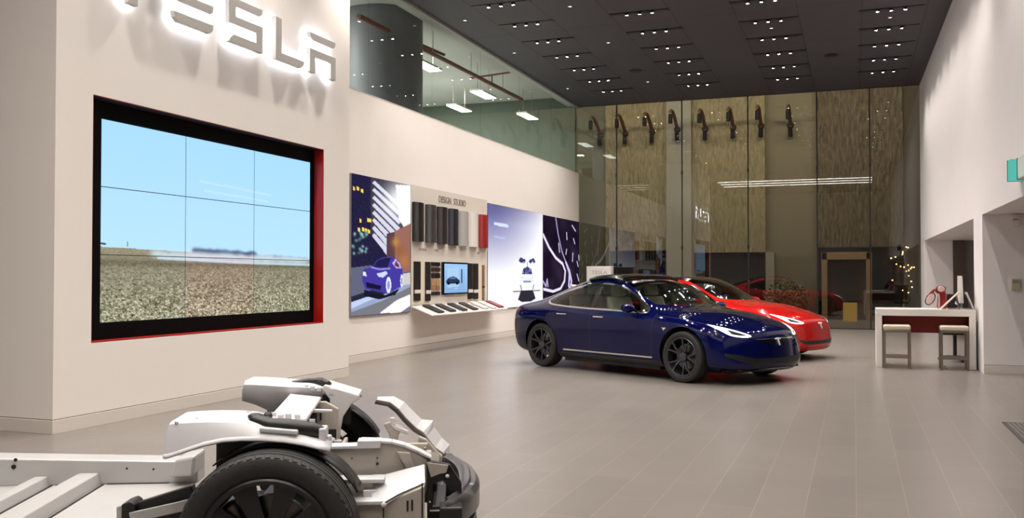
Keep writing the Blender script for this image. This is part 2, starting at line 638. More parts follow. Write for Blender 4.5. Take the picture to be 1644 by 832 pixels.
# high glass strip of the upper floor on the left
G_UP = glass('upper_glass', rgb(240, 243, 240), 1.5, 0.0, 0.0)
U = [11.87, 14.3, 16.9, 19.5, 22.1, 24.7, YG]
for i in range(6):
    struct('window_%d' % (i + 7), bx((XL - 0.06, U[i] + 0.003, 4.61), (XL - 0.048, U[i + 1] - 0.003, CEIL)), G_UP)
struct('trim_3', bx((XL - 0.03, 11.87, CEIL - 0.05), (XL + 0.03, YG, CEIL + 0.02)), mat('pale_ceiling_edge', rgb(150, 150, 150), 0.5))
struct('trim_4', bx((XL - 0.3, 11.87, 4.605), (XL + 0.004, YG, 4.625)), mat('wall_capping', rgb(190, 182, 172), 0.5))

# upper floor behind the strip
m_up = mat('grey_plaster_upper_floor', rgb(188, 190, 186), 0.8, noise=0.08, nscale=0.7)
struct('floor_upper', bx((-17, 11.87, 4.1), (XL - 0.3, YG, 4.3)), mat('pale_upper_floor', rgb(160, 160, 154), 0.8))
struct('ceiling_upper', bx((-17, 11.87, 6.95), (XL - 0.02, YG + 0.1, 7.1)), m_up)
struct('wall_upper_left', bx((-17.2, 11.87, 4.3), (-17, YG, 6.95)), m_up)
struct('wall_upper_end', bx((-17, YG - 0.15, 4.3), (XL - 0.07, YG, 6.95)), mat('greenish_end_wall', rgb(92, 104, 92), 0.7, noise=0.1, nscale=1.2))
struct('wall_upper_front', bx((-17, 11.6, 4.3), (XL - 0.3, 11.87, 7.7)), m_up)
struct('trim_6', bx((XL - 0.3, 11.87, CEIL), (XL - 0.03, YG, 6.95)), m_up)
struct('wall_outer_left', bx((-17, YG + 0.02, 0), (XL - 0.16, YG + 0.14, 7.1)), mat('dark_outer_wall', rgb(84, 86, 76), 0.7))

# street outside
struct('ground_outside', bx((-30, YG + 0.15, -0.2), (25, 60, -0.02)), mat('grey_street_paving', rgb(104, 100, 94), 0.5, noise=0.1, nscale=2))


def facade_mat(name, c1, c2):
    t = NT(name)
    geo = t.n('ShaderNodeNewGeometry')
    mp = t.n('ShaderNodeMapping', {'Vector': geo.outputs['Position'], 'Scale': (7.5, 1, 1.9)})
    nz = t.n('ShaderNodeTexNoise', {'Vector': mp.outputs[0], 'Scale': 1.6, 'Detail': 3.0, 'Distortion': 0.6})
    rp = t.n('ShaderNodeMapRange', {'Value': nz.outputs['Fac'], 'From Min': 0.35, 'From Max': 0.65})
    mx = t.n('ShaderNodeMixRGB', {'Fac': rp.outputs[0], 'Color1': c1, 'Color2': c2})
    bp = t.n('ShaderNodeBump', {'Height': nz.outputs['Fac'], 'Strength': 0.7, 'Distance': 0.12})
    p = t.n('ShaderNodeBsdfPrincipled', {'Base Color': mx.outputs[0], 'Roughness': 0.7, 'Normal': bp.outputs[0]})
    return t.surf(p.outputs[0])


m_beige = facade_mat('rippled_beige_cladding', rgb(126, 119, 94), rgb(156, 147, 118))
m_brown = facade_mat('rippled_brown_cladding', rgb(70, 62, 50), rgb(112, 102, 82))
m_stone = mat('grey_stone_pier', rgb(142, 140, 132), 0.6, noise=0.06, nscale=1.5)
FY = 35.0
for k, (x0, x1, z0, m) in enumerate([(-9.05, -6.62, 2.45, m_beige), (-5.7, -3.05, 2.35, m_beige), (-1.28, 1.6, 2.5, m_brown)]):
    struct('wall_facade_%d' % (k + 1), bx((x0, FY, z0), (x1, FY + 0.4, 11)), m)
struct('wall_facade_dark', bx((-16, FY + 0.1, 0), (-9.05, FY + 0.5, 11)), mat('dark_green_render', rgb(98, 100, 86), 0.7, noise=0.08, nscale=1.0))
struct('wall_facade_recess', bx((-3.05, FY + 0.25, 2.1), (-1.28, FY + 0.6, 11)), mat('plain_olive_render', rgb(120, 114, 96), 0.7))
struct('wall_facade_right', bx((1.6, FY + 0.1, 0), (12, FY + 0.5, 11)), mat('dark_brown_render', rgb(70, 62, 50), 0.7))
struct('column_1', bx((-6.62, FY - 0.25, 0), (-5.7, FY + 0.4, 11)), m_stone)
struct('column_2', bx((-9.05, FY - 0.02, 0), (-8.9, FY + 0.4, 2.5)).box((-3.05, FY, 0), (-2.75, FY + 0.4, 2.35)), m_stone)
# dark shopfronts below the cladding
m_shop = mat('dark_shop_glass', rgb(30, 32, 40), 0.1, coat=0.3)
for k, (x0, x1, h) in enumerate([(-8.9, -7.75, 2.45), (-7.7, -6.66, 2.45), (-5.66, -4.9, 2.35), (-4.86, -4.0, 2.35), (-3.96, -3.08, 2.35), (0.25, 1.6, 2.5)]):
    struct('window_%d' % (k + 13), bx((x0, FY + 0.2, 0.1), (x1, FY + 0.25, h)), m_shop)
struct('wall_facade_low', bx((-2.75, FY + 0.15, 0), (-1.28, FY + 0.5, 2.2)), mat('dull_olive_wall', rgb(104, 98, 82), 0.7))
struct('roof_outside', bx((-16, YG + 0.2, 9.2), (12, FY + 0.5, 9.4)), mat('street_canopy', rgb(120, 116, 104), 0.7))
for lx in (-11, -6.3, -2.0, 2.0):  # unseen area lamps added to brighten the facade
    area('facade_wash', (lx, YG + 2.2, 8.9), (lx, FY, 4.0), 300, 3.0, 0.3, (1, 0.95, 0.86))

# lamp panel added to brighten the alcove behind the desk
o = thing('alcove_lamp', 'recessed lamp in the alcove ceiling behind the desk', 'ceiling light', (3.0, 21.5, SOF))
bx((-.15, -.6, -.02), (.15, .6, -.001)).build('frame', M['white_gloss'], o)
bx((-.13, -.58, -.024), (.13, .58, -.02)).build('diffuser', emis('alcove_lamp_glow', (1, .95, .9), 7.0), o)

# ================================================================ THE CARS
# control net, tail centre -> nose centre; each station holds nine points from sill (A) to the top centre line (I)
_N = [
    # tail centre
    [(-2.35, 0, .27), (-2.41, 0, .34), (-2.455, 0, .50), (-2.47, 0, .70), (-2.455, 0, .88), (-2.44, 0, .985), (-2.425, 0, 1.012), (-2.415, 0, 1.02), (-2.40, 0, 1.024)],
    [(-2.31, .50, .27), (-2.37, .55, .34), (-2.415, .58, .50), (-2.43, .585, .70), (-2.41, .57, .88), (-2.39, .50, .975), (-2.375, .36, 1.01), (-2.37, .20, 1.022), (-2.365, 0, 1.027)],
    [(-2.20, .74, .25), (-2.23, .82, .32), (-2.255, .855, .48), (-2.26, .865, .70), (-2.23, .845, .89), (-2.20, .75, .975), (-2.20, .52, 1.022), (-2.21, .30, 1.04), (-2.21, 0, 1.045)],
    [(-1.96, .82, .22), (-1.97, .90, .30), (-1.98, .94, .46), (-1.98, .955, .70), (-1.96, .935, .89), (-1.93, .83, .985), (-1.93, .56, 1.062), (-1.94, .32, 1.092), (-1.94, 0, 1.10)],
    [(-1.48, .86, .19), (-1.48, .935, .28), (-1.48, .965, .44), (-1.48, .985, .70), (-1.48, .968, .885), (-1.47, .885, .99), (-1.47, .595, 1.165), (-1.47, .345, 1.232), (-1.47, 0, 1.248)],
    [(-.95, .86, .18), (-.95, .93, .26), (-.95, .952, .43), (-.95, .978, .70), (-.95, .960, .875), (-.95, .89, .98), (-.95, .62, 1.30), (-.95, .36, 1.375), (-.95, 0, 1.392)],
    [(-.40, .86, .18), (-.40, .925, .25), (-.40, .945, .42), (-.40, .972, .69), (-.40, .955, .865), (-.40, .89, .965), (-.40, .63, 1.365), (-.40, .37, 1.435), (-.40, 0, 1.450)],
    [(.10, .86, .18), (.10, .925, .25), (.10, .945, .42), (.10, .970, .69), (.10, .953, .855), (.10, .888, .950), (.08, .645, 1.315), (.08, .38, 1.405), (.06, 0, 1.425)],
    [(.55, .86, .18), (.55, .925, .25), (.55, .945, .42), (.55, .970, .68), (.55, .953, .845), (.55, .886, .935), (.50, .700, 1.130), (.50, .42, 1.225), (.50, 0, 1.255)],
    [(1.00, .86, .18), (1.00, .928, .26), (1.00, .950, .43), (1.00, .970, .67), (1.00, .952, .825), (.97, .870, .915), (.94, .700, .980), (.94, .42, 1.015), (.96, 0, 1.035)],
    [(1.48, .85, .19), (1.48, .930, .28), (1.48, .958, .44), (1.48, .968, .65), (1.47, .940, .790), (1.44, .835, .875), (1.42, .640, .925), (1.41, .37, .960), (1.40, 0, .975)],
    [(1.92, .80, .19), (1.93, .885, .27), (1.94, .915, .42), (1.93, .915, .60), (1.89, .875, .735), (1.83, .760, .805), (1.79, .580, .850), (1.77, .33, .885), (1.76, 0, .900)],
    [(2.15, .67, .19), (2.19, .745, .26), (2.18, .760, .41), (2.16, .745, .57), (2.11, .70, .690), (2.05, .615, .755), (2.00, .470, .800), (1.97, .26, .830), (1.95, 0, .845)],
    [(2.28, .38, .19), (2.33, .42, .26), (2.325, .44, .40), (2.31, .43, .56), (2.275, .40, .675), (2.20, .35, .730), (2.15, .27, .765), (2.12, .14, .785), (2.11, 0, .795)],
    [(2.31, 0, .19), (2.365, 0, .26), (2.365, 0, .40), (2.352, 0, .56), (2.315, 0, .675), (2.245, 0, .728), (2.21, 0, .750), (2.19, 0, .762), (2.175, 0, .772)],
]
AX = 1.48          # axle distance from the middle
WZ, WR = 0.352, 0.352


def bspline_surface(net, st, sv):
    P = np.array(net, dtype=float)
    mir = np.array([1, -1, 1.0])

    def ext(Q):
        Q = np.concatenate([(Q[2:0:-1] * mir), Q, (Q[-2:-4:-1] * mir)], 0)
        lo = np.stack([3 * Q[:, 0] - 2 * Q[:, 1], 2 * Q[:, 0] - Q[:, 1]], 1)
        hi = np.stack([Q[:, -2], Q[:, -3]], 1) * mir
        return np.concatenate([lo, Q, hi], 1)

    def bval(Q):       # B-spline value at the knots
        e = ext(Q)
        a = (e[1:-3] + 4 * e[2:-2] + e[3:-1]) / 6
        return (a[:, 1:-3] + 4 * a[:, 2:-2] + a[:, 3:-1]) / 6
    C = P.copy()
    for _ in range(4):
        C = C + 0.8 * (P - bval(C))
    e = ext(C)
    nt, nv = P.shape[:2]

    def basis(n, s):
        u = np.linspace(0, n - 1, (n - 1) * s + 1)
        i = np.minimum(u.astype(int), n - 2)
        f = u - i
        w = np.stack([(1 - f) ** 3 / 6, (3 * f ** 3 - 6 * f ** 2 + 4) / 6, (-3 * f ** 3 + 3 * f ** 2 + 3 * f + 1) / 6, f ** 3 / 6], 1)
        return u, i, w
    ut, it, wt = basis(nt, st)
    uv, iv, wv = basis(nv, sv)
    A = sum(wt[:, k, None, None] * e[it + 1 + k] for k in range(4))
    B = sum(wv[None, :, k, None] * A[:, iv + 1 + k] for k in range(4))
    return ut, uv, B


def sdf(px, py, poly):
    """signed distance, positive inside"""
    d = np.full(px.shape, 1e9)
    ins = np.zeros(px.shape, bool)
    n = len(poly)
    for i in range(n):
        (x0, y0), (x1, y1) = poly[i], poly[(i + 1) % n]
        dx, dy = x1 - x0, y1 - y0
        t = np.clip(((px - x0) * dx + (py - y0) * dy) / (dx * dx + dy * dy + 1e-12), 0, 1)
        d = np.minimum(d, (px - x0 - t * dx) ** 2 + (py - y0 - t * dy) ** 2)
        if y0 != y1:
            ins ^= ((y0 > py) != (y1 > py)) & (px < (x1 - x0) * (py - y0) / (y1 - y0) + x0)
    return np.where(ins, 1, -1) * np.sqrt(d)


def smooth_poly(pts, n=6):
    """closed Catmull-Rom through the points"""
    out = []
    m = len(pts)
    for i in range(m):
        p0, p1, p2, p3 = [np.array(pts[(i + k) % m], float) for k in (-1, 0, 1, 2)]
        for j in range(n):
            t = j / n
            out.append(tuple(0.5 * (2 * p1 + (p2 - p0) * t + (2 * p0 - 5 * p1 + 4 * p2 - p3) * t * t + (3 * p1 - p0 - 3 * p2 + p3) * t ** 3)))
    return out


class Surf:
    """shared vertex arrays (position + surface coordinate) and a list of polygons"""
    def __init__(self):
        ut, uv, B = bspline_surface(_N, 12, 10)
        nt, nv = len(ut), len(uv)
        L = B.reshape(-1, 3)
        Rr = L * np.array([1, -1, 1.0])
        V = np.tile(uv, nt)
        self.P = np.concatenate([L, Rr])
        self.V = np.concatenate([V, V])
        f = []
        for i in range(nt - 1):
            for j in range(nv - 1):
                a = i * nv + j
                f.append((a, a + 1, a + nv + 1, a + nv))
        k = nt * nv
        self.polys = f + [tuple(k + q for q in p)[::-1] for p in f]
        e = 0.004                                    # vertex normals from the grid, for shading across cuts
        self.N = None

    def split(self, polys, fn):
        """-> polygons where fn > 0, polygons where fn < 0 (cut along fn = 0)"""
        F = fn(self.P, self.V)
        inn, out = [], []
        cache = {}
        newP, newV = [], []
        base = len(self.P)
        for p in polys:
            s = [F[i] > 0 for i in p]
            if all(s):
                inn.append(p)
            elif not any(s):
                out.append(p)
            else:
                a, b = [], []
                n = len(p)
                for q in range(n):
                    i, j = p[q], p[(q + 1) % n]
                    (a if F[i] > 0 else b).append(i)
                    if (F[i] > 0) != (F[j] > 0):
                        key = (min(i, j), max(i, j))
                        if key not in cache:
                            t = F[i] / (F[i] - F[j])
                            cache[key] = base + len(newP)
                            newP.append(self.P[i] + t * (self.P[j] - self.P[i]))
                            newV.append(self.V[i] + t * (self.V[j] - self.V[i]))
                        a.append(cache[key])
                        b.append(cache[key])
                if len(a) > 2:
                    inn.append(tuple(a))
                if len(b) > 2:
                    out.append(tuple(b))
        if newP:
            self.P = np.concatenate([self.P, np.array(newP)])
            self.V = np.concatenate([self.V, np.array(newV)])
        return inn, out

    def mesh(self, name, polys, m, lift=0.0, smooth=True):
        idx = sorted({i for p in polys for i in p})
        mp = {i: k for k, i in enumerate(idx)}
        me = bpy.data.meshes.new(name)
        me.from_pydata([tuple(self.P[i]) for i in idx], [], [tuple(mp[i] for i in p) for p in polys])
        bm = bmesh.new()
        bm.from_mesh(me)
        bmesh.ops.remove_doubles(bm, verts=bm.verts, dist=2e-4)
        bmesh.ops.dissolve_degenerate(bm, edges=bm.edges, dist=1e-5)
        bm.normal_update()
        if lift:
            for v in bm.verts:
                v.co += v.normal * lift
        bm.to_mesh(me)
        bm.free()
        me.polygons.foreach_set('use_smooth', [smooth] * len(me.polygons))
        me.materials.append(m)
        return me


def body_regions(red):
    s = Surf()
    A = np.abs
    polys = s.polys
    out = {}

    def take(name, fn):
        nonlocal polys
        a, polys = s.split(polys, fn)
        out.setdefault(name, []).extend(a)

    # wheel arches
    _, polys = s.split(polys, lambda P, V: np.where(A(P[:, 1]) > .45, .405 - np.hypot(P[:, 0] - AX, P[:, 2] - WZ - .008), -1))
    _, polys = s.split(polys, lambda P, V: np.where(A(P[:, 1]) > .45, .400 - np.hypot(P[:, 0] + AX, P[:, 2] - WZ - .008), -1))
    # side windows
    dlo = smooth_poly([(.76, .950), (.54, 1.085), (.28, 1.215), (.0, 1.300), (-.36, 1.330), (-.75, 1.300), (-1.08, 1.225), (-1.33, 1.140), (-1.45, 1.082),
                       (-1.36, 1.032), (-1.1, 1.005), (-.6, .980), (.1, .962), (.5, .949)])
    dl = lambda P, V: np.where((V > 4.3) & (V < 7.0), sdf(P[:, 0], P[:, 2], dlo), -1)
    a, polys = s.split(polys, lambda P, V: dl(P, V) + .023)
    g, tr = s.split(a, dl)
    out['window_trim'] = tr
    bp, g = s.split(g, lambda P, V: .045 - A(P[:, 0] + .36 + .12 * (P[:, 2] - 1.1)))
    out['pillar_trim'] = bp
    fr, re = s.split(g, lambda P, V: P[:, 0] + .36)
    q, re = s.split(re, lambda P, V: -1.22 - P[:, 0] + .25 * (P[:, 2] - 1.1))
    out['window_front'], out['window_rear'], out['window_quarter'] = fr, re, q
    # windscreen, roof and rear window
    ws = lambda P, V: np.where(V > 5.5, np.minimum(np.minimum(1.0 - .30 * (P[:, 1] / .72) ** 2 - P[:, 0], P[:, 0] - .07 + .05 * (P[:, 1] / .6) ** 2), (V - 6.22) * .3), -1)
    take('windscreen', ws)
    take('roof_frit', lambda P, V: np.where(V > 5.5, np.minimum(np.minimum(.08 - P[:, 0], P[:, 0] - .045 + .05 * (P[:, 1] / .6) ** 2), (V - 6.22) * .3), -1))
    take('roof_panel', lambda P, V: np.where(V > 5.5, np.minimum(np.minimum(.046 - P[:, 0], P[:, 0] + .72), (V - 6.18) * .3), -1))
    take('rear_window', lambda P, V: np.where(V > 5.5, np.minimum(np.minimum(-.80 - P[:, 0], P[:, 0] + 1.95 + .12 * (P[:, 1] / .5) ** 2), (V - 6.25) * .3), -1))
    # head lamps
    hl = smooth_poly([(.805, .803), (.77, .795), (.70, .768), (.60, .725), (.50, .680), (.46, .655), (.50, .640), (.60, .640), (.69, .655), (.75, .685), (.795, .75)], 5)
    hf = lambda P, V: np.where((P[:, 0] > 1.5), sdf(A(P[:, 1]), P[:, 2], hl), -1)
    a, polys = s.split(polys, hf)
    core, ring = s.split(a, lambda P, V: np.where(P[:, 0] > 1.5, np.minimum(hf(P, V) - .021, .70 - A(P[:, 1])), -1))
    out['head_lamp'], out['running_light'] = core, ring
    # nose and intakes (front face, y-z outlines)
    FR = lambda P: P[:, 0] > 1.9
    if not red:
        nose = smooth_poly([(0, .622), (.25, .618), (.42, .612), (.44, .598), (.30, .575), (.12, .545), (0, .54), (-.12, .545), (-.30, .575), (-.44, .598), (-.42, .612), (-.25, .618)], 4)
        a, polys = s.split(polys, lambda P, V: np.where(FR(P), sdf(P[:, 1], P[:, 2], nose), -1))
        sl, rest = s.split(a, lambda P, V: P[:, 2] - .606)
        out['nose_strip'], out['nose_panel'] = sl, rest
        low = [(-.835, .435), (-.70, .415), (-.45, .362), (0, .352), (.45, .362), (.70, .415), (.835, .435), (.825, .385), (.66, .325), (.50, .275), (-.50, .275), (-.66, .325), (-.825, .385)]
    else:
        low = [(-.62, .375), (-.45, .352), (0, .345), (.45, .352), (.62, .375), (.64, .345), (.50, .285), (-.50, .285), (-.64, .345)]
    take('lower_intake', lambda P, V: np.where(FR(P), sdf(P[:, 1], P[:, 2], low), -1))
    # tail lamps
    tl = smooth_poly([(.90, .93), (.78, .93), (.55, .915), (.50, .87), (.62, .83), (.80, .82), (.905, .86)], 4)
    take('tail_lamp', lambda P, V: np.where(P[:, 0] < -1.9, sdf(A(P[:, 1]), P[:, 2], tl), -1))
    take('rear_diffuser', lambda P, V: np.where(P[:, 0] < -2.0, .40 - P[:, 2] - .04 * (P[:, 1] / .8) ** 2, -1))
    # dark sill and bright strip along it
    take('sill', lambda P, V: np.where(A(P[:, 0]) < 1.09, .265 - P[:, 2], -1))
    a, polys = s.split(polys, lambda P, V: np.where((A(P[:, 1]) > .5), np.minimum(.011 - A(P[:, 2] - .300 - .006 * P[:, 0]), np.minimum(.86 - P[:, 0], P[:, 0] + .98)), -1)) if False else ([], polys)
    # door and bonnet gaps
    side = lambda P, V: (A(P[:, 1]) > .6) & (V < 5.6) & (P[:, 2] > .28)
    for nm, line, zmax in (('a', lambda P: P[:, 0] - .93 - .10 * (P[:, 2] - .6), .93), ('b', lambda P: P[:, 0] + .33 - .0 * P[:, 2], .95),
                           ('c', lambda P: P[:, 0] + 1.12 + .42 * np.maximum(P[:, 2] - .60, 0) + .25 * np.maximum(.55 - P[:, 2], 0), .98)):
        hi, lo = s.split(polys, lambda P, V: line(P) + .0035)
        band, hi = s.split(hi, lambda P, V: .0035 - line(P))
        keep, back = [], []
        for p in band:
            c = s.P[list(p)].mean(0)
            v = s.V[list(p)].mean()
            (keep if abs(c[1]) > .6 and v < 5.0 and c[2] > .29 else back).append(p)
        out.setdefault('panel_gap', []).extend(keep)
        polys = hi + lo + back
    line = lambda P: 1.02 - .02 - .32 * (P[:, 1] / .72) ** 2 - P[:, 0] + .045
    hood = lambda P, V: V - 4.78
    hi, lo = s.split(polys, lambda P, V: hood(P, V) + .012)
    band, hi = s.split(hi, lambda P, V: .012 - hood(P, V))
    keep, back = [], []
    for p in band:
        c = s.P[list(p)].mean(0)
        (keep if 1.0 < c[0] < 2.16 and abs(c[1]) > .38 else back).append(p)
    out['panel_gap'].extend(keep)
    polys = hi + lo + back
    out['body'] = polys
    return s, out


def lathe_y(prof, n, y_sign=1, c=(0, 0, 0)):
    """profile of (radius, y) turned about the y axis"""
    m = Matrix.Translation(Vector(c)) @ Matrix(((1, 0, 0, 0), (0, 0, y_sign, 0), (0, 1, 0, 0), (0, 0, 0, 1)))
    return MB().lathe(prof, n, m, caps=False)


def car_wheel(parent, x, side, steer=0.0):
    """tyre > nothing; rim > hub cap; all about the wheel centre"""
    w = .122
    prof = [(.262, -.105), (.285, -.118), (.325, -.120), (.345, -.105), (.3515, -.07), (.352, 0), (.3515, .07), (.345, .105), (.325, .120), (.285, .118), (.262, .105), (.255, .09), (.255, -.09), (.262, -.105)]
    t = lathe_y(prof, 48).build('tyre', M['rubber'], parent, smooth=40)
    y0 = side * (.965 - w)
    t.location = (x, y0, WZ)
    t.rotation_euler = (0, 0, steer)
    b = lathe_y([(.258, -.10), (.262, .105), (.268, .112), (.262, .117), (.250, .112), (.245, .09), (.235, -.09), (.258, -.10)], 48)
    sg = side
    for k in range(5):                                # ten spokes in five V pairs
        a0 = 2 * math.pi * k / 5 + .3
        for d in (-.13, .13):
            hub = (math.sin(a0 + d * .55) * .05, .060 * 1, math.cos(a0 + d * .55) * .05)
            mid = (math.sin(a0 + d * 1.3) * .16, .098, math.cos(a0 + d * 1.3) * .16)
            rim = (math.sin(a0 + d * 2.0) * .250, .102, math.cos(a0 + d * 2.0) * .250)
            b.bar(hub, mid, .026, .020, up=(0, 1, 0)).bar(mid, rim, .020, .018, up=(0, 1, 0))
    b.lathe([(.062, .05), (.062, .088), (.05, .095), (.0, .095)], 20, Matrix(((1, 0, 0, 0), (0, 0, 1, 0), (0, 1, 0, 0), (0, 0, 0, 1))), caps=False)
    if side < 0:
        b.move(Matrix.Diagonal((1, -1, 1, 1)))
    r = b.build('rim', M['rim'], t, smooth=35)
    d = lathe_y([(.06, -.01), (.175, -.01), (.175, .02), (.06, .02)], 32)
    d.build('brake_disc', M['disc'], t, smooth=35)
    return t


def make_car(name, label, paint, red, loc, rz):
    root = thing(name, label, 'car', loc, rz)
    s, reg = body_regions(red)
    ms = {'body': paint, 'window_trim': M['chrome'] if not red else M['black_gloss'], 'pillar_trim': M['black_gloss'], 'windscreen': M['car_glass'],
          'window_front': M['car_glass'], 'window_rear': M['car_glass'], 'window_quarter': M['car_glass'], 'roof_frit': M['black_gloss'], 'roof_panel': M['roof_glass'],
          'rear_window': M['roof_glass'], 'head_lamp': M['lamp_lens'], 'running_light': M['drl'], 'nose_strip': M['chrome'],
          'nose_panel': M['black_gloss'], 'lower_intake': M['intake'], 'tail_lamp': M['tail'], 'rear_diffuser': M['dark_trim'], 'sill': M['dark_trim'], 'panel_gap': M['dark']}
    names = {'window_front': 'side_window', 'window_rear': 'side_window', 'window_quarter': 'quarter_window'}
    bodyo = None
    for k in ['body'] + [q for q in reg if q != 'body']:
        if not reg[k]:
            continue
        sides = [reg[k]]
        if k in ('window_front', 'window_rear', 'window_quarter', 'window_trim', 'pillar_trim', 'head_lamp', 'running_light', 'tail_lamp', 'sill'):
            sides = [[p for p in reg[k] if s.P[list(p), 1].mean() > 0], [p for p in reg[k] if s.P[list(p), 1].mean() < 0]]
        for ps in sides:
            me = s.mesh(names.get(k, k), ps, ms[k], lift=.042 if k == 'roof_panel' and not red else (.002 if k in ('nose_strip', 'window_trim') else 0))
            o = bpy.data.objects.new(names.get(k, k), me)
            COL.objects.link(o)
            o.parent = root
            if k == 'body':
                bodyo = o
            if k == 'running_light':
                pass
            if k in ('roof_panel', 'windscreen') or k.startswith('window_') and k != 'window_trim':
                sm = o.modifiers.new('solid', 'SOLIDIFY')
                sm.thickness = .03 if k == 'roof_panel' and not red else .006
                sm.offset = -1
    # wheels and wells
    for x in (AX, -AX):
        for sd in (1, -1):
            car_wheel(root, x, sd)
            r = .408
            arc = [R(-18 + 216 * i / 20) for i in range(21)]
            b = MB()
            b.sheet([[(x + r * math.cos(a), sd * .55, WZ + .008 + r * math.sin(a)) for a in arc], [(x + r * math.cos(a), sd * .90, WZ + .008 + r * math.sin(a)) for a in arc]])
            b.add([(x + r * math.cos(a), sd * .55, WZ + .008 + r * math.sin(a)) for a in arc], [tuple(range(21))])
            b.build('wheel_liner', M['dark'], root)
    # underbody and cabin
    b = MB().prism([(-2.2, .24), (-1.96, .16), (-1.0, .125), (1.0, .125), (2.0, .135), (2.2, .19), (2.2, .3), (1.0, .32), (-1.0, .32), (-2.2, .34)], lambda a, z, d: (a, d, z), -.55, .55)
    b.prism([(-1.0, .135), (1.0, .135), (1.0, .3), (-1.0, .3)], lambda a, z, d: (a, d, z), -.86, .86)
    b.prism([(1.95, .17), (2.22, .19), (2.22, .27), (1.95, .27)], lambda a, z, d: (a, d, z), -.66, .66).prism([(-2.15, .23), (-1.94, .2), (-1.94, .3), (-2.15, .3)], lambda a, z, d: (a, d, z), -.72, .72)
    b.build('underbody', M['dark'], root)
    b = MB().box((-1.1, -.80, .31), (.95, .80, .36)).box((-1.9, -.72, .6), (-1.12, .72, .66)).box((-1.16, -.72, .34), (-1.10, .72, .66))
    b.sheet([[(.95, -.82, .36), (.95, .82, .36)], [(.93, -.82, .9), (.93, .82, .9)]])
    b.build('cabin_floor', M['dark_trim'], root)
    b = MB().prism([(.98, .90), (.80, .965), (.45, .955), (.36, .92), (.38, .80), (.6, .70), (.98, .70)], lambda a, z, d: (a, d, z), -.76, .76)
    dash = b.build('dashboard', M['dark_trim'], root, bevel=.02)
    for sd in (1, -1):
        bx((-.9, sd * .80 - .03, .36), (.9, sd * .80 + .03, .90)).build('door_card', M['cream'], root, bevel=.015)
    for x0, ys in ((-.05, (.37, -.37)), (-.98, (.38, 0, -.38))):
        for y in ys:
            wd = .25 if x0 > -.5 else .18
            prof = [(x0 + .46, .44), (x0 + .50, .55), (x0 + .42, .60), (x0 + .05, .575), (x0 - .10, .85), (x0 - .21, 1.13), (x0 - .28, 1.14), (x0 - .26, .85), (x0 - .12, .45)]
            seat = MB().prism(prof, lambda a, z, d, y=y: (a, y + d, z), -wd, wd).build('seat', M['cream'], root, bevel=.04, seg=3, smooth=50)
            MB().prism([(x0 - .22, 1.15), (x0 - .19, 1.17), (x0 - .22, 1.30), (x0 - .26, 1.32), (x0 - .31, 1.30), (x0 - .30, 1.16)], lambda a, z, d, y=y: (a, y + d, z), -.12, .12).build('headrest', M['cream'], seat, bevel=.03, seg=3, smooth=50)
            MB().box((x0 + .0, y - wd * .8, .36), (x0 + .4, y + wd * .8, .45)).build('seat_base', M['dark_trim'], seat)
    c, n = (.38, .37, .93), 24
    pts = [(c[0] - .09 * math.sin(a), c[1] + .18 * math.cos(a), c[2] + .165 * math.sin(a)) for a in [2 * math.pi * i / n for i in range(n)]]
    sw = MB().tube(pts, .016, 8, closed=True)
    sw.bar((c[0], c[1] - .17, c[2]), (c[0], c[1] + .17, c[2]), .04, .02).bar(c, (c[0] + .15, c[1], c[2] - .06), .06, .06)
    sw.build('steering_wheel', M['dark_trim'], root, smooth=50)
    # mirrors
    for sd in (1, -1):
        b = MB().ball((.56, sd * 1.03, .995), (.08, .105, .062), 16, 10)
        mo = b.build('mirror', paint, root, smooth=60)
        mb_ = MB().bar((.59, sd * .90, .945), (.57, sd * .985, .98), .05, .03)
        mb_.build('mirror_stalk', M['black_gloss'], mo, bevel=.008)
        MB().lathe([(.0, 0), (.078, 0), (.08, .004), (.0, .004)], 20, Matrix.Translation((.488, sd * 1.03, .995)) @ Matrix.Rotation(R(90), 4, 'Y') @ Matrix.Diagonal((.72, 1.15, 1, 1))).build('mirror_glass', M['chrome'], mo)
        # flush handles, sill strip, wing badge
        for x, z, y in ((.02 - .17, .845, .9605), (-.97, .868, .966)):
            MB().box((x - .11, sd * y - .010, z - .011), (x + .11, sd * y + .010, z + .011)).build('door_handle', M['chrome'], root, bevel=.006)
        if not red:
            MB().prism([(-.95, .302), (.93, .300), (.93, .318), (-.95, .322)], lambda a, z, d: (a, d, z), sd * .925, sd * .948).build('sill_strip', M['chrome'], root)
            MB().prism([(1.13, .74), (1.215, .74), (1.20, .725), (1.165, .70), (1.15, .73)], lambda a, z, d: (a, d, z), sd * .955, sd * .976).build('wing_badge', M['chrome'], root)
            # fog lamps in the outer intakes
            MB().ball((2.155, sd * .70, .385), (.06, .06, .022), 12, 8).build('fog_lamp', M['fog'], root, bevel=.01)
    # front lip and T badge
    lip = []
    for i in range(25):
        a = -1 + 2 * i / 24
        y = .80 * a
        x = 2.335 - .30 * abs(a) ** 2.6
        lip.append((x, y))
    b = MB().sheet([[(x - .16, y * .93, .20) for x, y in lip], [(x, y, .185) for x, y in lip], [(x + .025, y * 1.01, .205) for x, y in lip], [(x + .0, y, .235) for x, y in lip]], .008, (0, 0, -1))
    b.build('front_lip', paint if red else M['black_gloss'], root, smooth=40)
    zt, xt = (.572, 2.352) if not red else (.60, 2.345)
    sc = 1.15 if not red else 1.2
    tb = MB()
    fn = lambda a, z, d: (xt + d - (z * sc) * .42, a * sc, zt + z * sc)
    tb.prism([(-.055, .036), (-.03, .043), (0, .046), (.03, .043), (.055, .036), (.048, .022), (.03, .027), (.012, .029), (.004, -.045), (-.004, -.045), (-.012, .029), (-.03, .027), (-.048, .022)], fn, .0, .022)
    tb.build('nose_badge', M['badge'], root)
    return root


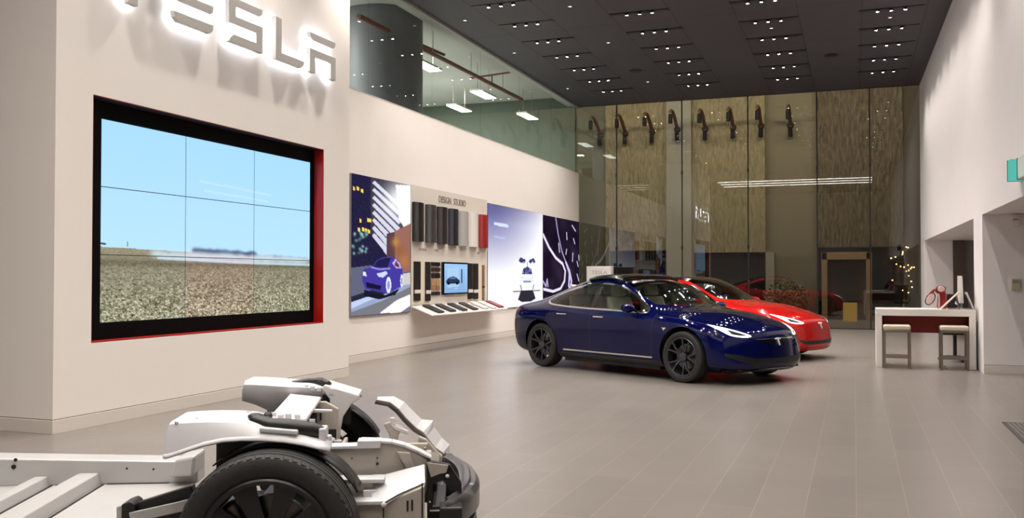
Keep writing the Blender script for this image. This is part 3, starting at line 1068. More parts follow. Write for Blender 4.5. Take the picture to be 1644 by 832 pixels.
M['car_glass'] = glass('car_window_glass', rgb(214, 220, 216), 1.45)
M['roof_glass'] = mat('dark_roof_glass', rgb(9, 9, 11), 0.15, spec=.3)
M['lamp_lens'] = mat('smoked_lamp_lens', rgb(70, 72, 78), 0.12, metal=0.6, coat=1.0)
M['drl'] = emis('running_light_white', (0.94, 0.96, 1.0), 4.0)
M['intake'] = mat('black_intake_mesh', rgb(12, 12, 14), 0.5)
M['tail'] = mat('red_tail_lamp', rgb(110, 8, 10), 0.15, coat=1.0)
M['badge'] = mat('satin_silver_badge', (.86, .86, .88), .35, metal=.4)
M['fog'] = mat('fog_lamp_lens', rgb(170, 164, 140), 0.15, metal=0.7)
P_BLUE = car_paint('deep_blue_metallic_paint', rgb(1, 3, 26), rgb(3, 9, 66), metal=0.0, rough=.4)
P_RED = car_paint('bright_red_metallic_paint', rgb(150, 6, 8), rgb(188, 13, 10), metal=0.15)

# ================================================================ BARE CHASSIS ON SHOW IN THE FOREGROUND
# local frame: x forward (towards the bumper), y towards the far side, z up; origin below the front axle
CH = thing('car_chassis', 'bare aluminium car chassis with black wheels, open front castings and dark bumper beam', 'car chassis', (-2.63, 4.04, 0), R(25))
XZ = lambda a, z, d: (a, d, z)


def chb(mb, name, m, parent=CH, **kw):
    return mb.build(name, m, parent, **kw)


# floor pan with cross ribs
pan = chb(MB().box((-3.4, -.82, .12), (-.72, .84, .245)), 'floor_pan', M['alu'], bevel=.008)
for x1, x0, h in ((-1.245, -1.39, .070), (-1.53, -1.63, .055), (-2.1, -2.3, .07), (-2.6, -2.8, .07)):
    b = MB().prism([(x0 - .02, .243), (x1, .243), (x1 - .012, .243 + h), (x0 + .03, .243 + h), (x0 + .01, .243 + h * .9)], XZ, -.78, .80)
    chb(b, 'cross_rib', M['alu'], bevel=.006)
    chb(bx((x1 + .008, -.78, .2445), (x1 + .022, .79, .2485)), 'seam', M['dark'], pan)
for x0, x1 in ((-1.21, -.86), (-1.50, -1.45)):
    chb(bx((x0, .793, .2445), (x1, .801, .2475)), 'seam', M['dark'], pan)
# far sill: upright wall with a turned-out bright flange, dropping slightly towards the front
b = MB()
b.add([(-3.4, .80, .24), (-.70, .80, .24), (-.70, .80, .368), (-3.4, .80, .455), (-3.4, .98, .24), (-.70, .98, .24), (-.70, .98, .368), (-3.4, .98, .455)],
      [(0, 1, 2, 3), (5, 4, 7, 6), (3, 2, 6, 7), (0, 4, 5, 1), (1, 5, 6, 2), (0, 3, 7, 4)])
sill = chb(b, 'side_sill', M['alu'], bevel=.012, seg=3)
b = MB()
for (x, z, r) in ((-1.72, .395, .010), (-1.73, .355, .013), (-1.10, .335, .006), (-.95, .328, .006)):
    b.lathe([(r, 0), (r, .004), (r * .6, .006), (0, .006)], 12, Matrix.Translation((x, .7995, z)) @ Matrix.Rotation(R(90), 4, 'X'), caps=False)
b.build_each('bolt', M['dark'], sill)
b = MB()
b.add([(-3.4, -.98, .16), (-.70, -.98, .16), (-.70, -.98, .30), (-3.4, -.98, .30), (-3.4, -.80, .16), (-.70, -.80, .16), (-.70, -.80, .30), (-3.4, -.80, .30)],
      [(0, 1, 2, 3), (5, 4, 7, 6), (3, 2, 6, 7), (0, 4, 5, 1), (1, 5, 6, 2), (0, 3, 7, 4)])
chb(b, 'side_sill', M['alu'], bevel=.012, seg=3)
b = MB().prism([(-.84, .30), (-.70, .30), (-.69, .42), (-.80, .40)], XZ, .70, .95)
chb(b, 'sill_end', M['alu'], bevel=.015)
# dark side rail running up to the near wheel
b = MB().bar((-.63, -.60, .435), (-.36, -.62, .52), .05, .05).bar((-.62, -.62, .39), (-.30, -.64, .44), .05, .03)
b.prism([(-.665, .30), (-.61, .30), (-.60, .47), (-.62, .485), (-.66, .47)], XZ, -.66, -.54)
b.build_each('side_bracket', M['plastic'], CH, bevel=.008)
b = MB().prism([(-.678, .28), (-.655, .28), (-.655, .468), (-.678, .462)], XZ, -.66, -.54)
chb(b, 'bracket_plate', M['alu'], bevel=.004)
chb(MB().bar((-.62, -.66, .415), (-.30, -.68, .485), .012, .045), 'bracket_strip', M['alu'], bevel=.004)


# --- wheels
def ch_wheel(side):
    r = .362
    prof = [(.268, -.11), (.29, -.122), (.325, -.124), (.349, -.112), (.359, -.085), (.362, -.06), (.362, .06), (.359, .085), (.349, .112), (.325, .124), (.29, .122), (.268, .11), (.26, .09), (.26, -.09), (.268, -.11)]
    t = lathe_y(prof, 72).build('tyre', M['rubber'], CH, smooth=35)
    t.location = (0, side * .835, r + .001)
    # tread grooves: shallow ribs round the crown
    g = MB()
    for yy in (-.062, -.021, .021, .062):
        g.lathe([(.360, yy - .015), (.3655, yy - .012), (.3655, yy + .012), (.360, yy + .015)], 72, Matrix(((1, 0, 0, 0), (0, 0, 1, 0), (0, 1, 0, 0), (0, 0, 0, 1))), caps=False)
    for k in range(60):
        a = 2 * math.pi * k / 60
        for s2 in (-1, 1):
            c0 = Vector((math.sin(a) * .3595, s2 * .085, math.cos(a) * .3595))
            c1 = Vector((math.sin(a + .02) * .351, s2 * .108, math.cos(a + .02) * .351))
            g.bar(c0, c1, .022, .006, up=(math.sin(a), 0, math.cos(a)))
    g.build('tread', M['rubber'], t)
    b = lathe_y([(.255, -.11), (.262, .108), (.270, .118), (.262, .124), (.246, .118), (.240, .09), (.235, -.1), (.255, -.11)], 64)
    for k in range(9):
        a = 2 * math.pi * k / 9 - .37
        ca, sa = math.cos(a), math.sin(a)
        q = lambda rad, wdt, yy: (sa * rad + ca * wdt, yy, ca * rad - sa * wdt)
        sec = [(.055, .024, .075, .03), (.13, .030, .098, .03), (.20, .038, .108, .028), (.246, .050, .112, .02)]
        vs = []
        for rad, w, y, h in sec:
            vs += [q(rad, -w, y), q(rad, w, y - .012), q(rad, w, y - h), q(rad, -w, y - h)]
        fs = [(3, 2, 1, 0), (12, 13, 14, 15)]
        for i in range(3):
            for j in range(4):
                fs.append((i * 4 + j, i * 4 + (j + 1) % 4, i * 4 + 4 + (j + 1) % 4, i * 4 + 4 + j))
        b.add(vs, fs)
    b.lathe([(.075, .04), (.075, .078), (.06, .088), (0, .088)], 24, Matrix(((1, 0, 0, 0), (0, 0, 1, 0), (0, 1, 0, 0), (0, 0, 0, 1))), caps=False)
    if side < 0:
        b.move(Matrix.Diagonal((1, -1, 1, 1)))
    b.build('rim', M['rim_black'], t, smooth=30)
    d = lathe_y([(.07, -.03), (.185, -.03), (.185, .0), (.07, .0), (.07, -.03)], 40)
    d.build('brake_disc', M['disc'], t, smooth=35)
    c = MB().prism([(-.19, .05), (-.12, .0), (-.10, .10), (-.13, .17), (-.19, .14)], XZ, -.07, .05)
    c.build('brake_caliper', M['disc'], t, bevel=.012)


ch_wheel(-1)
ch_wheel(1)

# --- wheel-arch castings on both sides: a box section that thins into a wing rail


def casting(sd, name, st):
    o = sd * .80
    i = sd * .46
    # stations along x: (x, outer bottom z, top z, inner y, top outer y)
    rows = []
    for k, (x, zb, zt) in enumerate(st):
        yi = i if k < 6 else sd * (.46 + (.66 - .46) * (k - 5) / 5)
        f = min(1, max(0, (zt - zb) / .09))
        rows.append([(x, o + sd * .02, zb - .008), (x, o, zb + .004), (x, o - sd * .015, zb + (zt - zb) * .6), (x, o - sd * .03, zt - .006), (x, o - sd * .06, zt), (x, yi + sd * .03, zt + .004), (x, yi, zt - .012), (x, yi - sd * 0, zb + .02)])
    b = MB().sheet(rows)
    b.add(rows[0], [tuple(range(8))])
    c = b.build(name, M['alu_white'], CH, smooth=28, solid=.008)
    return c


near = casting(-1, 'arch_casting', [(-.440, .706, .800), (-.427, .704, .832), (-.36, .726, .836), (-.28, .752, .838), (-.20, .768, .836), (-.12, .772, .830), (-.04, .770, .812), (.05, .762, .796), (.13, .748, .775), (.19, .732, .754), (.24, .722, .735)])
far = casting(1, 'arch_casting', [(-.378, .742, .832), (-.368, .740, .862), (-.31, .722, .860), (-.25, .694, .856), (-.20, .672, .852), (-.12, .700, .846), (-.04, .735, .838), (.06, .742, .825), (.14, .738, .800), (.20, .735, .775), (.245, .742, .755)])
# ragged cast edges and fixing lugs on top of the castings
for sd, par in ((-1, near), (1, far)):
    b = MB()
    for k in range(9):
        x = -.16 + .035 * k + rng.uniform(-.006, .006)
        b.box((x, sd * (.50 + rng.uniform(0, .05)) - .018, .812 - max(0, k - 3) * .007), (x + .026, sd * .55 + .02, .838 + rng.uniform(0, .012) - max(0, k - 3) * .007))
    b.ball((-.335, sd * .70, .838), .011, 8, 5).ball((-.40, sd * .77, .835), .009, 8, 5)
    b.build_each('cast_lug', M['alu_white'], par, bevel=.005)
# black liners below the castings
for sd in (-1, 1):
    arc = [R(28 + 100 * k / 14) for k in range(15)]
    rows = [[(.40 * math.cos(a), y, .352 + .385 * math.sin(a)) for a in arc] for y in (sd * .60, sd * .79)]
    MB().sheet(rows).build('wheel_liner', M['plastic'], CH, smooth=60, solid=.006)
    b = MB().box((-.27, sd * .615 - .02, .60), (.20, sd * .615 + .02, .735))
    b.build('liner_wall', M['plastic'], CH, bevel=.01)
# black cowl duct lying along the near casting, and a shorter one on the far casting
b = MB().tube([(-.10, -.70, .835), (-.02, -.735, .812), (.06, -.745, .806), (.16, -.735, .790), (.20, -.72, .775)], [.022, .034, .036, .034, .026], 12)
cd = chb(b, 'cowl_duct', M['plastic'], smooth=50)
b = MB().ball((-.09, -.69, .845), (.035, .03, .016), 10, 6).ball((-.04, -.68, .845), (.02, .03, .02), 10, 6).bar((-.12, -.66, .842), (-.03, -.72, .842), .02, .015)
b.build_each('cowl_fitting', M['dark_trim'], cd, bevel=.003)
b = MB().box((.185, -.76, .70), (.215, -.66, .80)).box((.215, -.73, .71), (.235, -.69, .765))
chb(b, 'end_bracket', M['alu_white'], bevel=.006)
b = MB().tube([(-.12, .56, .842), (-.04, .60, .853), (.03, .59, .853), (.08, .55, .84)], .018, 10).ball((.02, .62, .858), (.03, .02, .014), 8, 5)
chb(b, 'cowl_duct', M['plastic'], smooth=50)
# diagonal pale brace from the near casting over to the far one
b = MB()
v = [(-.055, -.80, .815), (.105, -.80, .800), (.055, .42, .785), (-.12, .46, .800)]
b.add(v + [(x, y, z - .02) for x, y, z in v], [(0, 1, 2, 3), (7, 6, 5, 4), (0, 4, 5, 1), (1, 5, 6, 2), (2, 6, 7, 3), (3, 7, 4, 0)])
chb(b, 'tower_brace', M['alu_white'], bevel=.006)
# bulkhead between the castings, with holes shown as dark pressings
b = MB().prism([(-.05, .42), (.14, .42), (.15, .72), (.08, .76), (-.02, .76), (-.09, .62)], XZ, .40, .44)
bk = chb(b, 'inner_wing_panel', M['alu_grey'], bevel=.006)
MB().box((.0, .396, .64), (.035, .402, .70)).box((.10, .392, .56), (.14, .402, .61)).box((.05, .394, .66), (.06, .402, .72)).build_each('pressing', M['dark_trim'], bk)
# far strut tower: black strut and white Y-shaped support
b = MB().lathe([(.035, .45), (.035, .66), (.05, .665), (.05, .70), (.03, .71), (.03, .78)], 20, Matrix.Translation((.055, .56, 0)))
chb(b, 'strut', M['plastic'], smooth=40)
b = MB().prism([(.095, .46), (.145, .46), (.15, .58), (.165, .66), (.215, .735), (.255, .758), (.253, .778), (.17, .80), (.06, .84), (.045, .82), (.09, .76), (.10, .68)], XZ, .50, .54)
b.prism([(.06, .842), (.253, .782), (.253, .767), (.06, .825)], XZ, .50, .76)
chb(b, 'tower_support', M['alu_white'], bevel=.008)
b = MB().prism([(.0, .84), (.04, .868), (.09, .84), (.10, .74), (.06, .72), (.05, .79)], XZ, .55, .63)
chb(b, 'tower_cover', M['dark_trim'], bevel=.008)
chb(MB().bar((-.02, -.02, .775), (.16, .0, .765), .03, .016), 'cross_tie', M['alu_white'], bevel=.004)
chb(MB().bar((.02, .40, .54), (.17, .40, .535), .05, .03), 'lower_tie', M['alu_white'], bevel=.004)

# --- front box: near apron wall with a bright rim, cross member and far upper rail
ap = [(.195, .665), (.335, .668), (.337, .690), (.40, .688), (.48, .680), (.54, .664), (.60, .638), (.66, .605), (.66, .46), (.56, .40), (.195, .40)]
b = MB().prism(ap, XZ, -.46, -.43)
apron = chb(b, 'apron_panel', M['alu_grey'], bevel=.004)
b = MB()
for p, q in zip(ap[2:7], ap[3:8]):
    b.bar((p[0], -.43, p[1] + .004), (q[0], -.43, q[1] + .004), .075, .012)
b.bar((.195, -.43, .666), (.337, -.43, .668), .09, .014).box((.325, -.48, .662), (.43, -.39, .697))
b.build('apron_rim', M['alu_white'], apron, bevel=.003)
b = MB().prism([(.50, .645), (.565, .640), (.585, .56), (.60, .47), (.545, .47), (.545, .57)], XZ, -.475, -.46)
b.build('apron_stiffener', M['alu_grey'], apron, bevel=.006)
b = MB().ball((.415, -.463, .59), .006, 8, 5).ball((.415, -.463, .615), .004, 8, 5).ball((.30, -.463, .615), .004, 8, 5)
b.build_each('bolt', M['dark_trim'], apron)
# front wall of the box and the floor that closes it
b = MB().box((.63, -.44, .40), (.66, .40, .49)).box((.20, -.44, .40), (.64, .44, .42)).box((.19, .43, .40), (.64, .46, .52)).box((.18, -.44, .40), (.20, .44, .56))
chb(b, 'front_box', M['alu_grey'], bevel=.006)
# far apron rail: long white flange curving down to the bumper
top = [(.345, .745), (.44, .745), (.50, .712), (.545, .665), (.60, .610), (.67, .602), (.675, .565), (.72, .50), (.765, .46), (.768, .39)]
low = [(.345, .735), (.42, .720), (.47, .680), (.51, .630), (.57, .570), (.61, .545), (.63, .52), (.68, .455), (.725, .425), (.735, .385)]
b = MB()
for k in range(len(top) - 1):
    pts = [(top[k][0], .72, top[k][1]), (top[k + 1][0], .72, top[k + 1][1]), (low[k + 1][0], .655, low[k + 1][1]), (low[k][0], .655, low[k][1])]
    b.add(pts + [(x, y + .012, z - .016) for x, y, z in pts], [(0, 1, 2, 3), (7, 6, 5, 4), (0, 4, 5, 1), (1, 5, 6, 2), (2, 6, 7, 3), (3, 7, 4, 0)])
fr = chb(b, 'wing_rail', M['alu_white'])
rows = [[(x, .655, z) for x, z in low], [(x - .012, .70, z - .012) for x, z in low], [(x - .018, .72, z - .03) for x, z in low]]
MB().sheet(rows).build('rail_underside', M['alu_grey'], fr, smooth=50, solid=.006)
b = MB().prism([(.585, .53), (.63, .51), (.70, .43), (.75, .40), (.74, .37), (.60, .38), (.575, .44)], XZ, .62, .65)
chb(b, 'wing_gusset', M['alu_grey'], bevel=.01)
b = MB().prism([(.39, .62), (.425, .63), (.50, .60), (.475, .555), (.465, .47), (.425, .47), (.425, .55)], XZ, .50, .53)
chb(b, 'lamp_bracket', M['alu_grey'], bevel=.008)
b = MB().prism([(.425, .655), (.455, .655), (.458, .61), (.53, .58), (.53, .555), (.455, .585), (.43, .61)], XZ, .495, .515)
chb(b, 'lamp_bracket_arm', M['alu_white'], bevel=.006)
b = MB().lathe([(.012, .42), (.012, .50), (.008, .505), (.008, .52)], 12, Matrix.Translation((.625, .30, 0)))
b.box((.56, .0, .49), (.70, .25, .505))
chb(b, 'latch_post', M['steel'], bevel=.003)

# --- near lower rail: bright flange, diagonal plate and crash box
b = MB().box((.205, -.60, .530), (.455, -.50, .548))
b.add([(.40, -.62, .470), (.455, -.68, .462), (.52, -.66, .495), (.635, -.62, .535), (.63, -.50, .590), (.54, -.50, .570), (.455, -.50, .548), (.40, -.50, .548)], [(0, 1, 2, 3, 4, 5, 6, 7)])
b.add([(.40, -.62, .458), (.455, -.68, .450), (.52, -.66, .483), (.635, -.62, .523), (.63, -.50, .578), (.54, -.50, .558), (.455, -.50, .536), (.40, -.50, .536)], [(7, 6, 5, 4, 3, 2, 1, 0)])
rail = chb(b, 'lower_rail', M['alu_white'], bevel=.003)
b = MB().prism([(.455, .20), (.63, .20), (.632, .525), (.52, .48), (.455, .45)], XZ, -.66, -.50)
cb = chb(b, 'crash_box', M['alu_grey'], bevel=.004)
b = MB().box((.555, -.6625, .42), (.563, -.659, .465)).box((.575, -.6625, .42), (.583, -.659, .468)).box((.535, -.6625, .32), (.541, -.659, .37)).box((.620, -.6625, .20), (.626, -.659, .54))
b.build_each('slot', M['dark'], cb)
b = MB().box((.33, -.66, .20), (.452, -.52, .455))
chb(b, 'rail_bracket', M['alu_grey'], bevel=.006)
b = MB().box((.315, -.68, .452), (.455, -.52, .470)).box((.36, -.60, .465), (.42, -.54, .50)).ball((.455, -.675, .452), .013, 10, 6)
chb(b, 'bracket_cap', M['alu_white'], bevel=.004)
# black front carrier with a window in it
b = MB()
o = [(.640, .605), (.735, .59), (.772, .56), (.80, .47), (.79, .28), (.645, .25)]
w = [(.668, .50), (.715, .515), (.765, .455), (.745, .40), (.668, .395)]
n = 5
vs = [(x, y, z) for y in (-.47, -.44) for x, z in o[:1] + o[1:3] + [(.80, .44), (.645, .39)]]
b.prism([(.640, .60), (.668, .60), (.668, .25), (.645, .25)], XZ, -.50, -.46)
b.prism([(.668, .60), (.745, .585), (.76, .56), (.715, .515), (.668, .50)], XZ, -.50, -.46)
b.prism([(.745, .585), (.80, .50), (.80, .44), (.765, .455), (.715, .515)], XZ, -.50, -.46)
b.prism([(.668, .395), (.745, .40), (.765, .455), (.80, .44), (.79, .25), (.668, .25)], XZ, -.50, -.46)
car = chb(b, 'front_carrier', M['plastic'], bevel=.005)
b = MB().prism([(.64, .60), (.74, .585), (.73, .55), (.70, .545), (.66, .53)], XZ, -.505, -.50)
b.build('carrier_pad', M['alu_grey'], car, bevel=.004)
b = MB().box((.655, -.506, .375), (.745, -.50, .383)).ball((.735, -.505, .535), .010, 8, 5).ball((.71, -.505, .50), .006, 8, 5).ball((.655, -.505, .42), .005, 8, 5).ball((.655, -.505, .315), .005, 8, 5)
b.bar((.705, -.505, .335), (.75, -.505, .37), .008, .022)
b.build_each('clip', M['alu_white'], car, bevel=.002)
b = MB().bar((.70, -.44, .34), (.72, .40, .34), .05, .04).bar((.68, -.44, .24), (.70, .40, .24), .05, .04)
b.build_each('front_crossmember', M['dark_trim'], CH, bevel=.006)
# curved bumper beam sweeping across the front
NB = 28
outer, inner = [], []
for k in range(NB + 1):
    a = -1 + 2 * k / NB
    y = -.08 + a * .56
    outer.append((.900 - .165 * abs(a) ** 2.5, y * 1.02))
    inner.append((.800 - .075 * abs(a) ** 2.5, -.08 + a * .49))
rows = []
for (x0, y0), (x1, y1) in zip(outer, inner):
    rows.append([(x1, y1, .36), (x1, y1, .448), (x1 + .02, y1, .462), ((x0 + x1) / 2, (y0 + y1) / 2, .466), ((x0 + x1) / 2 + .008, (y0 + y1) / 2, .455), (x0 - .02, y0, .452), (x0, y0, .425), (x0, y0, .34), (x0 - .03, y0, .315), (x1, y1, .36)])
b = MB().sheet(rows)
b.add(rows[0], [tuple(range(9))]).add(rows[-1], [tuple(range(9))[::-1]])
bb = chb(b, 'bumper_beam', M['bumper'], smooth=35)
rows = []
for (x0, y0), (x1, y1) in zip(outer, inner):
    rows.append([(x0 - .09, y0 * .96, .17), (x0 - .09, y0 * .96, .30), (x0 - .02, y0, .30), (x0 - .012, y0, .24), (x0 - .03, y0, .17), (x0 - .09, y0 * .96, .17)])
b = MB().sheet(rows)
b.add(rows[0], [tuple(range(5))]).add(rows[-1], [tuple(range(5))[::-1]])
chb(b, 'lower_beam', M['plastic'], smooth=35)
b = MB().box((.70, -.66, .20), (.80, -.52, .43)).box((.72, .42, .24), (.78, .56, .44))
b.box((.74, -.668, .27), (.765, -.66, .33))
b.build_each('beam_mount', M['plastic'], CH, bevel=.01)
b = MB().bar((-.1, -.60, .36), (-.1, .60, .36), .10, .08).bar((.1, -.70, .30), (.12, .70, .30), .06, .05).box((-.70, -.60, .16), (.20, .60, .24)).bar((.2, -.55, .36), (.62, -.55, .36), .08, .1).bar((.2, .55, .36), (.70, .52, .36), .08, .1)
b.build_each('subframe_beam', M['dark_trim'], CH, bevel=.01)

# ================================================================ WALL SIGN WITH LIT LETTERS
LET = [('T', 7.08), ('E', 8.0), ('S', 8.93), ('L', 9.86), ('A', 10.64)]
LW, LH, LZ = .655, .535, 4.185
SHAPES = {
    'T': [[(0, 1), (1, 1), (1, .93), (.93, .81), (.07, .81), (0, .93)], [(.40, .74), (.60, .74), (.60, 0), (.40, 0)]],
    'E': [[(0, 1), (1, 1), (.98, .86), (.90, .81), (.10, .81), (.02, .88)], [(0, .60), (1, .60), (.98, .47), (.90, .41), (.10, .41), (.02, .48)], [(0, .20), (1, .20), (.98, .07), (.90, 0), (.12, 0), (.03, .08)]],
    'S': [[(0, 1), (1, 1), (.97, .88), (.88, .81), (.20, .81), (.20, .60), (1, .60), (1, 0), (.0, 0), (.05, .10), (.14, .19), (.80, .19), (.80, .41), (0, .41)]],
    'L': [[(0, 1), (.20, 1), (.20, .19), (1, .19), (.97, .08), (.86, 0), (0, 0)]],
    'A': [[(0, 1), (1, 1), (.97, .88), (.88, .81), (.12, .81), (.03, .88)], [(0, .60), (1, .60), (1, 0), (.80, 0), (.80, .41), (.20, .41), (.20, 0), (0, 0)]],
}
M['halo'] = emis('letter_back_light', (0.88, 0.92, 1.0), 15.0)
SG = thing('wall_sign', 'raised grey metal lettering with white back glow above the large screen', 'wall sign', (XB, 9.2, 4.2))
for ch, y0 in LET:
    b, h = MB(), MB()
    for poly in SHAPES[ch]:
        pts = [(y0 + u * LW - 9.2, LZ + v * LH - 4.2) for u, v in poly]
        b.prism(pts, lambda a, z, d: (d, a, z), .055, .115)
        cx, cz = sum(p[0] for p in pts) / len(pts), sum(p[1] for p in pts) / len(pts)
        h.prism([(cx + (p[0] - cx) * .965, cz + (p[1] - cz) * .9) for p in pts], lambda a, z, d: (d, a, z), .035, .050)
    lo = b.build('letter', M['letter'], SG, bevel=.004)
    h.build('back_light', M['halo'], lo)
    pm = MB()
    for poly in SHAPES[ch]:
        u, v = poly[0]
        pm.box((0, y0 + .10 * LW - 9.2 if ch != 'T' else y0 + .45 * LW - 9.2, LZ + max(.03, v - .12) * LH - 4.2), (.036, y0 + .10 * LW + .02 - 9.2 if ch != 'T' else y0 + .45 * LW + .02 - 9.2, LZ + max(.03, v - .12) * LH + .02 - 4.2))
    pm.build_each('stand_off', M['steel'], lo)

# ================================================================ VIDEO WALL IN THE NICHE
nr = np.random.default_rng(3)
SX = XB - 0.165


def field_picture(h, w):
    img = np.zeros((h, w, 3))
    yy, xx = np.mgrid[0:h, 0:w]
    v, u = yy / (h - 1), xx / (w - 1)
    top, low = np.array([166, 216, 254]) / 255, np.array([182, 224, 252]) / 255
    img[:] = top + (low - top) * np.clip(v / .62, 0, 1)[..., None]
    hor = .628 + .03 * u
    g = v > hor
    c = np.array([138, 132, 112]) / 255
    n1 = nr.random((h, w)) - .5
    n2 = np.kron(nr.random((h // 3 + 1, w // 4 + 1)) - .5, np.ones((3, 4)))[:h, :w]
    n3 = np.kron(nr.random((h // 2 + 1, w // 3 + 1)) - .5, np.ones((2, 3)))[:h, :w]
    amp = .15 + .85 * np.clip((v - .69) / .26, 0, 1)
    tex = (n1 * .42 + n2 * .22 + n3 * .34) * amp + .03 * n1
    gr = c + tex[..., None] + np.array([.02, .035, .01]) * (np.clip((v - .7) / .3, 0, 1))[..., None]
    gr += (np.clip((.70 - v) / .06, 0, 1) * .04)[..., None] * np.array([1.2, 1, .7])
    gr -= (np.exp(-((v - .705) / .018) ** 2) * .10)[..., None]
    img[g] = gr[g]
    # dark row of trees and the pale plume drifting in front of it
    for k in range(90):
        a = .37 + .63 * k / 90
        big = a < .68
        s = (.014 if big else .008) * nr.uniform(.6, 1.2)
        cy = .625 + .03 * a - (.006 if big else .002)
        glow(img, (a, cy), s, (58, 66, 92) if big else (96, 112, 132), .8 if big else .5)
    for k in range(70):
        a = .20 + .8 * k / 70
        glow(img, (a, .655 + .012 * a + nr.uniform(-.006, .006)), .016 + .012 * nr.random(), (206, 228, 240), .55)
    stroke(img, [(.22, .675), (.6, .690), (1, .695)], .008, (196, 222, 238), .8)
    for a0, a1, y in ((.40, .50, .235), (.51, .62, .24), (.63, .76, .25), (.42, .55, .285), (.56, .74, .292)):
        stroke(img, [(a0, y), (a1, y + .01)], .006, (214, 236, 255), .35)
    stroke(img, [(0, .612), (.02, .614)], .004, (50, 60, 70))
    stroke(img, [(.10, .60), (.10, .62)], .002, (60, 60, 60))
    img[:, w // 3:2 * w // 3][g[:, w // 3:2 * w // 3]] *= np.array([1.06, .99, 1.0])
    return img


M['seam'] = mat('dark_blue_grey_panel_edge', rgb(44, 56, 74), .5)
VW = thing('video_wall', 'black framed video wall of nine panels showing a ploughed field under blue sky', 'video wall', (SX, 9.09, NZ0 + .006))
ox, oy, oz = SX, 9.09, NZ0 + .006
vw_frame = MB()
y0, y1, z0, z1 = 7.27 - oy, 11.09 - oy, .985 - oz, 3.035 - oz
fy0, fy1, fz0, fz1 = NY0 + .008 - oy, NY1 - .008 - oy, 0.0, NZ1 - .008 - oz
vw_frame.box((-.22, fy0, fz0), (.02, y0 - .002, fz1)).box((-.22, y1 + .002, fz0), (.02, fy1, fz1))
vw_frame.box((-.22, y0 - .002, fz0), (.02, y1 + .002, z0 - .002)).box((-.22, y0 - .002, z1 + .002), (.02, y1 + .002, fz1)).box((-.24, fy0, fz0), (-.06, fy1, fz1))
vw_frame.build('frame', M['bezel'], VW)
PIC = picture('screen_picture', .98)
FH, FW = 270, 360
F = field_picture(FH, FW)
for r in range(3):
    for c in range(3):
        pa, pb = y0 + (y1 - y0) * c / 3 + .004, y0 + (y1 - y0) * (c + 1) / 3 - .004
        qa, qb = z1 - (z1 - z0) * (r + 1) / 3 + .004, z1 - (z1 - z0) * r / 3 - .004
        d = bx((-.06, pa - .004, qa - .004), (-.001, pb + .004, qb + .004)).build('display_panel', M['seam'], VW)
        pic_mesh('screen', lambda u, v: (.0, pa + u * (pb - pa), qa + v * (qb - qa)), F[r * FH // 3:(r + 1) * FH // 3, c * FW // 3:(c + 1) * FW // 3], PIC, d)

# ================================================================ LIT PICTURES ALONG THE LEFT WALL


